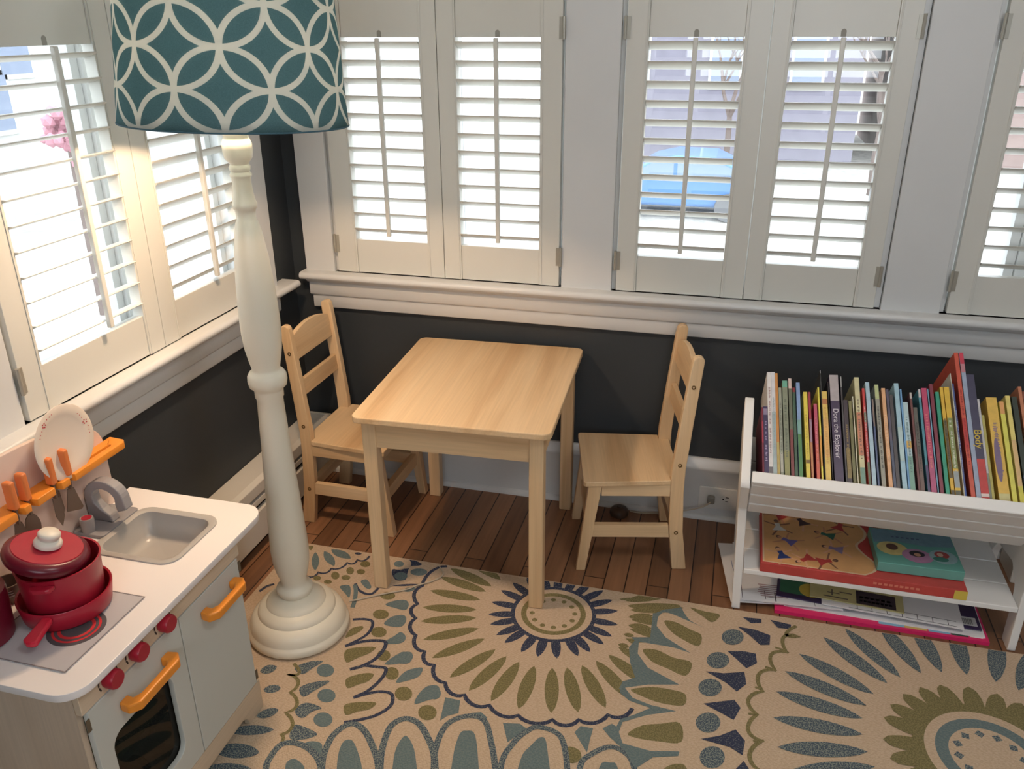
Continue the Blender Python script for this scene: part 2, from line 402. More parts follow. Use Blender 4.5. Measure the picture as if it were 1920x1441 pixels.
# ---------------------------------------------------------------- rug
RUGC = lin((190, 165, 140))
def rug_mat(name, c1, c2, mix, stripe):
    M = bpy.data.materials.new(name); M.use_nodes = True
    nt = M.node_tree; b = nt.nodes['Principled BSDF']; N = nt.nodes.new; L = nt.links.new
    tc = N('ShaderNodeTexCoord'); mp = N('ShaderNodeMapping'); mp.inputs['Scale'].default_value = stripe; L(tc.outputs['Object'], mp.inputs[0])
    nz = N('ShaderNodeTexNoise'); nz.inputs['Scale'].default_value = 1; nz.inputs['Detail'].default_value = 2; L(mp.outputs[0], nz.inputs[0])
    r = N('ShaderNodeValToRGB'); e = r.color_ramp.elements
    e[0].position = mix-.04; e[0].color = lin(c1); e[1].position = mix+.04; e[1].color = lin(c2)
    L(nz.outputs[0], r.inputs[0]); L(r.outputs[0], b.inputs['Base Color'])
    b.inputs['Roughness'].default_value = .95; b.inputs['Specular IOR Level'].default_value = .1
    wv = N('ShaderNodeTexWave'); wv.inputs['Scale'].default_value = 130; wv.bands_direction = 'Y'; wv.inputs['Distortion'].default_value = 2; L(tc.outputs['Object'], wv.inputs[0])
    bp = N('ShaderNodeBump'); bp.inputs['Strength'].default_value = .5; bp.inputs['Distance'].default_value = .0015
    L(wv.outputs[1], bp.inputs['Height']); L(bp.outputs[0], b.inputs['Normal'])
    return M
RM = [rug_mat('rug_cream', (198, 175, 149), (208, 186, 161), .5, (150, 350, 1)),
      rug_mat('rug_olive', (118, 112, 78), (142, 132, 94), .5, (300, 300, 1)),
      rug_mat('rug_navy', (60, 66, 88), (124, 126, 126), .60, (280, 420, 1)),
      rug_mat('rug_teal', (106, 123, 126), (118, 132, 132), .5, (200, 300, 1)),
      rug_mat('rug_denim', (76, 90, 104), (142, 150, 142), .52, (340, 340, 1))]
CR, OL, NV, TL, DE = range(5)
RUGZ = .007; RX0, RY1 = .168, -.449
class Rug:
    def __init__(s): s.bm = bmesh.new(); s.n = 0
    def poly(s, W, c):
        """W: world (x, y) outline, clipped to the rug"""
        for ax, val, sg in ((1, RY1-.003, 1), (0, RX0+.003, -1)):
            out = []
            for i in range(len(W)):
                a, b = W[i-1], W[i]; ia = sg*(val-a[ax]) >= 0; ib = sg*(val-b[ax]) >= 0
                if ia != ib:
                    t = (val-a[ax])/(b[ax]-a[ax]); out.append((a[0]+t*(b[0]-a[0]), a[1]+t*(b[1]-a[1])))
                if ib: out.append(b)
            W = out
            if len(W) < 3: return
        s.n += 1; z = RUGZ+.0002+s.n*.0000045
        W2 = [W[0]]
        for p in W[1:]:
            if math.hypot(p[0]-W2[-1][0], p[1]-W2[-1][1]) > 2e-4: W2.append(p)
        if len(W2) < 3: return
        A = sum(W2[i-1][0]*W2[i][1]-W2[i][0]*W2[i-1][1] for i in range(len(W2)))
        if A < 0: W2 = W2[::-1]
        f = s.bm.faces.new([s.bm.verts.new((x, y, z)) for x, y in W2]); f.material_index = c
    def strip(s, W, wd, c):
        wd *= 1.22
        """a band of woven line, wd half width in metres"""
        Lr = []
        for i, p in enumerate(W):
            a = W[max(i-1, 0)]; b = W[min(i+1, len(W)-1)]; dx, dy = b[0]-a[0], b[1]-a[1]; l = math.hypot(dx, dy) or 1
            nx, ny = -dy/l*wd, dx/l*wd; Lr.append(((p[0]+nx, p[1]+ny), (p[0]-nx, p[1]-ny)))
        k0 = s.n
        for a, b in zip(Lr[:-1], Lr[1:]): s.n = k0; s.poly([a[0], b[0], b[1], a[1]], c)
rug = Rug()
KR = {1: (460, 1000, 5.333), 2: (400, 1200, 4.571), 3: (740, 1040, 4.174), 4: (800, 1240, 3.4286), 5: (1120, 1100, 4.226), 6: (1440, 1140, 4.0)}
def fl(K, p): ox, oy, s = KR[K]; return onZ(ox+p[0]/s, oy+p[1]/s, RUGZ)
def lens(K, ax, ay, bx_, by, w, c, sharp=.75):
    A = Vector(fl(K, (ax, ay))); B = Vector(fl(K, (bx_, by))); d = B-A; L = d.length; nrm = Vector((-d.y, d.x))/L
    # the half width is given in photograph units across the petal
    mid = ((ax+bx_)/2, (ay+by)/2); pl = math.hypot(bx_-ax, by-ay); q = (mid[0]-(by-ay)/pl*w, mid[1]+(bx_-ax)/pl*w)
    hw = abs((Vector(fl(K, q))-Vector(fl(K, mid))).dot(nrm))
    P = []
    for sg in (1, -1):
        ts = np.linspace(0, 1, 13)[:-1] if sg > 0 else np.linspace(1, 0, 13)[:-1]
        for t in ts: P.append(tuple(A+d*t+nrm*sg*hw*math.sin(PI*t)**sharp))
    rug.poly(P, c)
def ell(K, cx, cy, rx, ry, c):
    rug.poly([fl(K, (cx+rx*math.cos(t), cy+ry*math.sin(t))) for t in np.linspace(0, 2*PI, 20, endpoint=False)], c)
def shp(K, pts, c, sm=True):
    W = [fl(K, p) for p in pts]; rug.poly(smooth_pts(W, True, 4) if sm else W, c)
def stk(K, pts, w, c):
    W = smooth_pts([fl(K, p) for p in pts], False, 6); mp_ = pts[len(pts)//2]
    hw = .5*(math.dist(fl(K, mp_), fl(K, (mp_[0]+w, mp_[1])))+math.dist(fl(K, mp_), fl(K, (mp_[0], mp_[1]+w))))*.8
    rug.strip(W, hw, c)
def scal(K, cusps, bulge, w, c, centre=None):
    W = []
    for a, b in zip(cusps[:-1], cusps[1:]):
        A = np.array(a, float); B = np.array(b, float); d = B-A; n_ = np.array([-d[1], d[0]])/np.linalg.norm(d)
        for t in np.linspace(0, 1, 9)[:-1]: W.append(tuple(A+d*t+n_*bulge*math.sin(PI*t)**.7))
    W.append(cusps[-1]); P = [fl(K, p) for p in W]
    hw = math.dist(fl(K, cusps[1]), fl(K, (cusps[1][0]+w, cusps[1][1])))
    rug.strip(P, hw, c)
def disc(cx, cy, r, c, n=56):
    rug.poly([(cx+r*math.cos(t), cy+r*math.sin(t)) for t in np.linspace(0, 2*PI, n, endpoint=False)], c)
def petal(cx, cy, ang, r0, r1, hw, c, blunt=.75):
    u = (math.cos(ang), math.sin(ang)); P = []
    for sg in (1, -1):
        ts = np.linspace(0, 1, 11)[:-1] if sg > 0 else np.linspace(1, 0, 11)[:-1]
        for t in ts:
            h = sg*hw*math.sin(PI*t)**blunt; r = r0+(r1-r0)*t
            P.append((cx+u[0]*r-u[1]*h, cy+u[1]*r+u[0]*h))
    rug.poly(P, c)
def angs(K, tips, c):
    return [math.atan2(fl(K, t)[1]-c[1], fl(K, t)[0]-c[0]) for t in tips]
def fill(A, gap=1.5):
    A = sorted(a % (2*PI) for a in A); d = sorted(b-a for a, b in zip(A[:-1], A[1:])); st = d[len(d)//2]; out = []
    for a, b in zip(A, A[1:]+[A[0]+2*PI]):
        k_ = max(1, round((b-a)/st)); out += [a+(b-a)*i/k_ for i in range(k_)]
    return out
# medallion under the table
MA = (.9590, -.5800)
tipsO = [(445, 108), (360, 172), (262, 275), (212, 408), (200, 518), (220, 662), (280, 810), (438, 955), (580, 1062), (760, 1135), (975, 1190), (1225, 1240), (1440, 1245), (1650, 1195)]
for a in fill(angs(3, tipsO, MA)): petal(MA[0], MA[1], a, .197, .338, .0162, OL, .62)
tipsN = [(735, 465), (735, 545), (800, 625), (850, 695), (985, 765), (1115, 808), (1270, 815), (1440, 800), (1535, 765), (1645, 705), (1708, 640), (1740, 545), (1755, 437), (820, 270), (770, 370)]
for a in fill(angs(3, tipsN, MA)): petal(MA[0], MA[1], a, .080, .166, .0118, NV, .65)
disc(*MA, .109, NV); disc(*MA, .0985, CR); disc(*MA, .0825, OL); disc(*MA, .0690, CR)
for i in range(12):
    a = math.radians(12+30*i); disc(MA[0]+.0545*math.cos(a), MA[1]+.0545*math.sin(a), .0068, OL, 12)
scal(3, [(410, 90), (215, 245), (180, 385), (165, 495), (165, 630), (235, 755), (310, 860), (395, 1000), (545, 1095), (740, 1175), (965, 1255), (1235, 1290), (1440, 1290), (1670, 1250), (1860, 1200)], 46, 12, NV)
# left group: small medallion by the corner, drops and dots
lens(1, 700, 185, 700, 370, 38, TL); lens(1, 790, 175, 890, 325, 42, TL); lens(1, 860, 160, 1055, 250, 38, TL); lens(1, 1090, 195, 1165, 205, 12, NV); shp(1, [(625, 130), (680, 125), (655, 168)], OL)
scal(1, [(560, 300), (610, 425), (730, 385), (860, 350), (1020, 290), (1120, 262), (1240, 225)], 28, 10, NV)
stk(1, [(560, 340), (575, 300), (600, 170)], 10, OL)
for a in [(1048, 372, 38, 36), (1155, 382, 42, 26), (900, 420, 42, 38), (1005, 440, 45, 25), (718, 445, 38, 24), (825, 483, 40, 20), (1200, 305, 50, 30)]: ell(1, *a, OL)
shp(1, [(945, 530), (1030, 515), (1055, 560), (1040, 640), (1000, 600)], TL); shp(1, [(1155, 475), (1215, 460), (1260, 530), (1230, 555), (1180, 520)], TL)
stk(1, [(1100, 500), (1130, 560), (1200, 600), (1270, 600), (1330, 545)], 12, NV); stk(1, [(1095, 510), (1105, 580), (1090, 680), (1070, 740)], 17, TL)
stk(1, [(140, 580), (210, 530), (290, 505)], 12, NV)
shp(1, [(1470, 360), (1620, 350), (1660, 300), (1640, 250), (1760, 300), (1740, 320), (1650, 330), (1620, 400), (1600, 460), (1500, 460)], NV)
ell(1, 1535, 320, 88, 42, CR); ell(1, 1535, 305, 50, 30, TL); ell(1, 1735, 385, 85, 36, TL); ell(1, 1555, 425, 66, 40, TL)
lens(1, 1470, 522, 1740, 508, 10, NV); lens(1, 1570, 572, 1705, 548, 22, TL)
for a in [(1425, 622, 75, 38), (1355, 808, 80, 48), (1335, 985, 78, 52)]: ell(1, *a, OL)
for P in ([(1400, 710), (1500, 670), (1600, 665), (1635, 710), (1600, 765), (1500, 745)], [(1385, 900), (1470, 830), (1580, 815), (1610, 860), (1570, 925), (1470, 930)],
          [(1390, 1085), (1480, 1030), (1555, 985), (1605, 1035), (1570, 1090), (1460, 1105)], [(1470, 1280), (1560, 1185), (1660, 1200), (1675, 1240), (1620, 1300)]): shp(1, P, TL)
stk(1, [(1075, 860), (1190, 855), (1270, 880), (1255, 960), (1180, 1035), (1000, 1125)], 13, NV); shp(1, [(1000, 1040), (1060, 950), (1170, 925), (1170, 960), (1090, 1010)], OL)
for P in ([(1130, 90), (1250, 60), (1390, 60), (1340, 110), (1240, 150), (1140, 190)], [(1140, 330), (1280, 285), (1375, 290), (1330, 350), (1240, 380), (1150, 410)], [(1125, 555), (1250, 530), (1395, 535), (1340, 590), (1240, 610), (1135, 640)]): shp(2, P, OL)
for a in [(1530, 285, 60, 55), (1630, 458, 75, 60), (1835, 620, 80, 65), (1460, 130, 58, 48)]: ell(2, *a, OL)
for P in ([(1130, 50), (1300, 8), (1460, 8), (1470, 60), (1400, 150), (1290, 215), (1170, 250)], [(1290, 215), (1400, 228), (1480, 245), (1440, 330), (1330, 430), (1200, 492)], [(1200, 492), (1330, 455), (1440, 440), (1530, 465), (1520, 560), (1400, 640), (1260, 680), (1120, 705)]): stk(2, P, 14, NV)
for P in ([(1470, 200), (1600, 110), (1700, 105), (1680, 170), (1560, 205)], [(1565, 360), (1650, 265), (1790, 235), (1760, 310), (1650, 350)], [(1725, 545), (1760, 460), (1840, 392), (1930, 395), (1925, 480), (1820, 520)]): shp(2, P, TL)
for P in ([(940, 180), (830, 182), (720, 220), (700, 255), (770, 290), (850, 240)], [(1000, 350), (850, 362), (740, 410), (770, 485), (870, 430)], [(930, 580), (800, 535), (705, 585), (712, 640), (770, 665), (850, 610)], [(890, 800), (760, 735), (690, 730), (652, 820), (690, 855), (820, 840)]): shp(2, P, DE)
for a in [(960, 258, 75, 55), (970, 475, 78, 58), (940, 680, 82, 62)]: ell(2, *a, TL)
shp(2, [(780, 890), (850, 865), (930, 890), (920, 980), (860, 950)], TL)
scal(2, [(690, 200), (640, 290), (660, 445), (620, 620), (580, 810)][::-1], 80, 13, OL); stk(2, [(580, 800), (600, 830), (590, 870)], 13, OL)
for a in [(400, 270, 545, 228, 35), (430, 425, 578, 410, 35), (370, 655, 560, 595, 36), (120, 775, 520, 768, 42), (0, 930, 395, 965, 66), (-80, 1095, 330, 1110, 50)]: lens(2, *a, DE, .6)
# row of tall arches at the bottom
for P in ([(440, 1350), (450, 1102), (490, 1000), (580, 895), (700, 880), (820, 930), (900, 1020), (930, 1130)], [(920, 1400), (930, 1080), (960, 940), (1040, 800), (1180, 715), (1290, 770), (1370, 920), (1415, 1080), (1420, 1350)], [(1425, 1350), (1430, 1080), (1450, 920), (1520, 740), (1640, 672), (1760, 715), (1850, 860), (1895, 1010), (1910, 1350)]): stk(2, P, 25, DE)
for P in ([(610, 1350), (615, 1102), (640, 1035), (700, 1018), (760, 1060), (785, 1120), (790, 1350)], [(1050, 1350), (1058, 1102), (1075, 960), (1120, 865), (1190, 860), (1240, 960), (1275, 1102), (1290, 1350)], [(1520, 1350), (1535, 1102), (1565, 930), (1640, 820), (1700, 880), (1735, 1020), (1745, 1350)]): shp(2, P, TL)
for P in ([(120, 230), (215, 250), (205, 330), (130, 350), (85, 382)], [(490, 395), (600, 400), (640, 430), (520, 520)], [(285, 330), (350, 325), (390, 360), (370, 385), (300, 355)], [(950, 455), (990, 415), (1070, 430), (1050, 500), (1030, 585)], [(1130, 430), (1190, 400), (1240, 430), (1240, 540), (1180, 490)]): shp(4, P, TL, False)
ell(4, 50, 205, 42, 38, TL); shp(4, [(905, 550), (980, 570), (990, 630), (920, 650)], OL)
for P in ([(40, 1000), (45, 720), (60, 550), (130, 405), (260, 350), (370, 380), (415, 520), (440, 689), (450, 1000)], [(460, 1000), (480, 660), (560, 520), (640, 450), (720, 420), (850, 470), (895, 600), (905, 800), (900, 1000)], [(960, 1000), (985, 680), (1060, 595), (1180, 548), (1280, 590), (1335, 689), (1380, 1000)]): stk(4, P, 17, DE)
for P in ([(140, 1000), (165, 640), (210, 470), (260, 445), (310, 470), (332, 650), (345, 1000)], [(540, 1000), (600, 640), (670, 540), (740, 485), (775, 560), (795, 1000)], [(1070, 1000), (1110, 680), (1180, 650), (1230, 689), (1260, 1000)]): shp(4, P, TL)
# teal looped leaves between the two big medallions
for P in ([(460, 240), (560, 215), (700, 245), (850, 330), (740, 525), (560, 430), (480, 340)], [(310, 450), (500, 460), (740, 530), (660, 775), (450, 690), (330, 570)], [(220, 800), (400, 765), (650, 780), (640, 980), (420, 935), (280, 880)], [(170, 1150), (260, 1060), (450, 1000), (660, 995), (660, 1310), (420, 1300), (220, 1250)]): shp(5, P, CR)
shp(5, [(480, 200), (640, 150), (690, 210), (740, 270), (850, 325), (720, 270), (560, 205), (480, 215)], TL)
shp(5, [(440, 210), (520, 200), (480, 240), (470, 310), (540, 400), (740, 525), (600, 480), (300, 430), (270, 400), (420, 400), (430, 300)], TL, False)
shp(5, [(300, 420), (330, 430), (320, 530), (400, 640), (650, 775), (400, 775), (220, 800), (170, 810), (200, 750), (300, 720), (260, 600), (250, 480)], TL, False)
shp(5, [(180, 800), (220, 800), (280, 880), (420, 935), (625, 985), (400, 1015), (200, 1070), (170, 1150), (200, 1240), (420, 1300), (650, 1305), (640, 1340), (440, 1350), (300, 1441), (220, 1300), (140, 1230), (140, 1130), (180, 1050), (300, 1010), (420, 960), (250, 900), (180, 840)], TL, False)
for P in ([(530, 270), (620, 280), (740, 340), (825, 385), (800, 470), (680, 420), (580, 350)], [(360, 500), (470, 500), (600, 560), (745, 600), (700, 705), (560, 650), (430, 590)], [(265, 815), (420, 795), (560, 810), (695, 850), (680, 940), (500, 920), (360, 870)], [(240, 1165), (350, 1100), (500, 1085), (655, 1080), (665, 1230), (480, 1225), (320, 1200)], [(540, 1430), (690, 1410), (700, 1560), (500, 1560)]): shp(5, P, OL)
for a in [(175, 98, 400, 102, 14), (245, 240, 440, 228, 24), (245, 305, 430, 330, 26), (210, 375, 290, 390, 16), (165, 455, 250, 478, 20)]: lens(5, *a, OL)
shp(5, [(240, 150), (400, 130), (620, 138), (650, 165), (520, 180), (380, 185)], OL); shp(5, [(735, 165), (850, 195), (970, 222), (910, 280), (830, 230)], OL)
for a in [(1072, 398, 88, 62), (955, 582, 90, 65), (893, 798, 93, 70), (877, 1075, 98, 80), (910, 1350, 100, 88)]: ell(5, *a, DE)
for P in ([(1110, 315), (1250, 340), (1370, 385), (1365, 460), (1290, 460), (1200, 380)], [(1030, 510), (1160, 510), (1255, 530), (1265, 605), (1180, 645), (1110, 580)], [(860, 670), (1000, 685), (1165, 675), (1180, 770), (1105, 830), (1020, 760)], [(840, 925), (960, 910), (1085, 895), (1135, 960), (1080, 1055), (1000, 1010)], [(820, 1205), (970, 1180), (1095, 1130), (1170, 1220), (1150, 1335), (1050, 1270)], [(1090, 1450), (1160, 1380), (1200, 1441), (1220, 1560), (1100, 1500)], [(1150, 240), (1300, 255), (1300, 285), (1220, 290)], [(1370, 262), (1535, 300), (1530, 335), (1430, 325)]): shp(5, P, NV, False)
for a in [(900, 1620, 105, 95)]: ell(5, *a, DE)
scal(5, [(1575, 310), (1600, 395), (1500, 520), (1410, 660), (1310, 828), (1265, 1010), (1310, 1220), (1290, 1460), (1330, 1700)], 95, 12, OL)
for a in [((1410, 480), (1515, 525)), ((1330, 635), (1418, 668)), ((1250, 795), (1320, 832)), ((1195, 1005), (1275, 1015)), ((1235, 1225), (1320, 1218))]: stk(5, [a[0], ((a[0][0]+a[1][0])/2, (a[0][1]+a[1][1])/2-4), a[1]], 9, OL)
# right medallion
MB = (1.9240, -.8060)
tB = [(390, 200), (200, 325), (95, 460), (25, 615), (5, 815), (40, 1040), (230, 1230), (1015, 540), (1175, 522), (1325, 520), (1500, 535), (1705, 590), (1870, 635)]
AB = angs(6, tB, MB)
for a in fill(AB): petal(MB[0], MB[1], a, .247, .43, .0200, DE, .7)
tO = [(870, 985), (870, 820), (920, 725), (1005, 640), (1135, 590), (1290, 575), (1500, 580), (1720, 640), (1900, 715)]
for a in fill(angs(6, tO, MB)):
    petal(MB[0], MB[1], a, .10, .208, .0205, OL, .42)
disc(*MB, .150, OL); disc(*MB, .1265, CR); disc(*MB, .1055, TL); disc(*MB, .0800, CR)
for i in range(12):
    a = math.radians(8+30*i); cx_, cy_ = MB[0]+.0635*math.cos(a), MB[1]+.0635*math.sin(a)
    rug.poly([(cx_+.0105*math.cos(a+k_*PI/2), cy_+.0105*math.sin(a+k_*PI/2)) for k_ in range(4)], DE)
# base
x0, x1, y0, y1 = RX0, 2.75, -2.05, RY1
vs = [(x0, y0), (x1, y0), (x1, y1), (x0, y1)]
n0 = len(rug.bm.faces)
prism(rug.bm, vs, .0004, RUGZ, 'z')
me = bpy.data.meshes.new('area_rug')
rug.bm.faces.ensure_lookup_table()
rug.bm.to_mesh(me); rug.bm.free()
for m_ in RM: me.materials.append(m_)
ro = bpy.data.objects.new('area_rug', me); C.objects.link(ro)
tag(ro, 'cream woven rug with blue, teal and olive flower medallions under the table legs', 'rug')
# ---------------------------------------------------------------- child's table
TX, TY, TR, TW, TD, TH = .6872, -.3165, .0476, .4952, .5744, .52
tb = thing('childs_table', 'small natural pine table with a rounded rectangular top standing on the rug edge', 'table')
L0 = .0080
def rp(x0, x1, y0, y1, r): return rrect(x0, x1, y0, y1, r)
bm = bmesh.new(); prism(bm, rp(-TW/2, TW/2, -TD/2, TD/2, .022), TH-.017, TH, 'z')
obj('tabletop', bm, WOODY, tb, bevel=.003, local=True)
ins, lt = .020, .036; lx, ly = TW/2-ins, TD/2-ins
for sx in (-1, 1):
    for sy in (-1, 1):
        xa, xb = sorted((sx*lx, sx*(lx-lt))); ya, yb = sorted((sy*ly, sy*(ly-lt)))
        obj('leg', bx(xa, xb, ya, yb, (.0002 if sy > 0 else L0), TH-.0172), WOODZ, tb, bevel=.003, local=True)
za, zb = TH-.090, TH-.0174
for sy in (-1, 1):
    y_ = sy*(ly-.006); ya, yb = sorted((y_, y_-sy*.018))
    obj('apron', bx(-(lx-lt), lx-lt, ya, yb, za, zb), WOODX, tb, local=True)
for sx in (-1, 1):
    x_ = sx*(lx-.006); xa, xb = sorted((x_, x_-sx*.018))
    obj('apron', bx(xa, xb, -(ly-lt), ly-lt, za, zb), WOODY, tb, local=True)
tb.location = (TX, TY, 0); tb.rotation_euler = (0, 0, TR)

# ---------------------------------------------------------------- child's chairs; local: +x is forward, origin under the seat
CW, CDP = .262, .250                       # width at the back, depth from post to front edge
def curve_post(y0, y1):
    """rear post: foot splays back, upper part leans back, rounded top; side outline in x,z"""
    cl = [(-.022, 0, .0195), (-.006, .12, .0185), (.0, .24, .0180), (.0, .31, .0180), (-.012, .45, .0165), (-.026, .60, .0150), (-.0285, .618, .0140)]
    f = [(x+h, z) for x, z, h in cl]; b = [(x-h, z) for x, z, h in cl]
    top = [(-.0285+.014*math.cos(t), .618+.011*math.sin(t)) for t in np.linspace(.2, PI-.2, 7)]
    bm = bmesh.new(); prism(bm, f+top+b[::-1], y0, y1, 'y'); return bm
def make_chair(label):
    t = thing('childs_chair', label, 'chair', group='wooden chairs at the small table')
    hw = CW/2; pt = .021
    posts = []
    for s in (-1, 1):
        ya, yb = sorted((s*hw, s*(hw-pt)))
        p = obj('rear_leg', curve_post(ya, yb), WOODZ, t, bevel=.002, local=True)
        for z, x in ((.548, -.020), (.325, -.002), (.118, -.006)):
            b2 = bmesh.new(); lathe(b2, [(0, -.0012), (.0055, -.0010), (.0055, .0012), (.003, .0012), (.0028, -.0003), (0, -.0003)][1:5], n=14)
            M_ = Matrix.Translation((x, s*hw, z)) @ Matrix.Rotation(-s*PI/2, 4, 'X')
            for v in b2.verts: v.co = M_ @ v.co
            obj('bolt', b2, BRASS, p, local=True)
    # seat, a little wider in front
    xf = CDP; zs = .282
    pl = [(-.010, -(hw-pt)+.0003), (.0185, -(hw-pt)+.0003), (.0185, -(hw+.004)), (xf-.006, -(hw+.016)), (xf, -(hw+.010)), (xf, hw+.010), (xf-.006, hw+.016), (.0185, hw+.004), (.0185, hw-pt-.0003), (-.010, hw-pt-.0003)]
    bm = bmesh.new(); prism(bm, pl, zs-.014, zs, 'z'); obj('seat', bm, WOODY, t, bevel=.002, local=True)
    # front legs splay forward
    for s in (-1, 1):
        y1_ = s*(hw+.010); ya, yb = sorted((y1_, y1_-s*.024))
        bm = bmesh.new(); prism(bm, [(xf-.050, zs-.0143), (xf-.014, zs-.0143), (xf+.013, 0), (xf-.012, 0)], ya, yb, 'y')
        obj('front_leg', bm, WOODZ, t, bevel=.002, local=True)
        y2 = s*(hw+.002); ya, yb = sorted((y2, y2-s*.016))
        obj('seat_apron', bx(.0185, xf-.050, ya, yb, zs-.049, zs-.0145), WOODX, t, bevel=.001, local=True)
        bm = bmesh.new(); prism(bm, [(.0125, .104), (xf-.023, .104), (xf-.028, .142), (.0165, .142)], ya, yb, 'y')
        obj('side_stretcher', bm, WOODX, t, bevel=.001, local=True)
    obj('seat_apron', bx(xf-.040, xf-.024, -(hw-.014), hw-.014, zs-.049, zs-.0145), WOODY, t, local=True)
    obj('front_stretcher', bx(xf-.030, xf-.012, -(hw-.0145), hw-.0145, .104, .142), WOODY, t, local=True)
    obj('back_stretcher', bx(-.010, .006, -(hw-pt-.0003), hw-pt-.0003, .110, .142), WOODY, t, local=True)
    # back: arched crest rail and a slat, leaning with the posts
    ln = Matrix.Translation((-.014, 0, .452)) @ Matrix.Rotation(-.093, 4, 'Y')
    hy = hw-pt-.0003
    cr = [(-hy, .068), (hy, .068), (hy, .135)]+[(y, .135+.022*math.sin(PI*(hy-y)/(2*hy))**.8) for y in np.linspace(hy, -hy, 15)[1:-1]]+[(-hy, .135)]
    bm = bmesh.new(); prism(bm, cr, -.007, .007, 'x', ln); obj('crest_rail', bm, WOODY, t, bevel=.0015, local=True)
    bm = bmesh.new(); box(bm, -.007, .007, -hy, hy, -.042, .006, ln); obj('back_slat', bm, WOODY, t, bevel=.0015, local=True)
    return t
ch1 = make_chair('pine chair on the right of the table, its seat fully in view')
def copy_tree(o, parent=None):
    c = o.copy(); C.objects.link(c); c.parent = parent
    for k_ in list(o.children): copy_tree(k_, c)
    return c
ch2 = copy_tree(ch1); ch2['label'] = 'pine chair in the dark corner, pushed under the left side of the table'
ch1.location = (1.2010, -.1760, 0); ch1.rotation_euler = (0, 0, PI+math.radians(13.5))
ch2.location = (.1685, -.2040, 0); ch2.rotation_euler = (0, 0, math.radians(-1))

# ---------------------------------------------------------------- floor lamp
LX, LY = .3560, -.7900
lamp = thing('floor_lamp', 'tall cream turned-wood floor lamp with a blue circle-patterned drum shade', 'floor lamp', (LX, LY, 0))
zb0 = RUGZ+.0008
base = [(.0, zb0), (.116, zb0), (.1215, .012), (.1235, .020), (.1215, .030), (.117, .034), (.1165, .037), (.115, .048), (.108, .062), (.098, .070), (.094, .072), (.0935, .076), (.090, .084), (.080, .091), (.072, .094), (.071, .097), (.064, .104), (.054, .111), (.046, .116), (.041, .118)]
bm = bmesh.new(); lathe(bm, base[1:]+[(.0, .118)], LX, LY, 64); obj('base', bm, CREAM, lamp, smooth=True)
pole = [(.0400, .1182), (.0430, .124), (.0440, .130), (.0420, .137), (.0340, .141), (.0300, .148), (.0315, .160), (.0375, .180), (.0425, .205), (.0445, .235), (.0440, .270), (.0415, .330), (.0375, .410), (.0335, .500), (.0300, .590), (.0285, .637),
        (.0310, .642), (.0312, .656), (.0330, .662), (.0400, .668), (.0425, .680), (.0415, .692), (.0370, .700), (.0310, .704), (.0300, .710), (.0345, .730), (.0390, .755), (.0415, .785), (.0420, .820), (.0400, .880), (.0350, .950), (.0275, 1.005), (.0215, 1.030), (.0195, 1.033),
        (.0195, 1.045), (.0205, 1.052), (.0245, 1.056), (.0250, 1.064), (.0225, 1.070), (.0200, 1.085), (.0185, 1.105), (.0190, 1.115), (.0210, 1.118), (.0215, 1.122), (.0180, 1.127), (.0205, 1.131), (.0210, 1.137), (.0180, 1.141), (.0200, 1.145), (.0265, 1.153), (.0290, 1.168), (.0285, 1.180), (.0250, 1.190), (.0235, 1.195), (.0250, 1.199), (.0235, 1.203), (.0200, 1.206), (.0190, 1.24), (.0, 1.24)]
bm = bmesh.new(); lathe(bm, pole, LX, LY, 48); obj('pole', bm, CREAM, lamp, smooth=True)
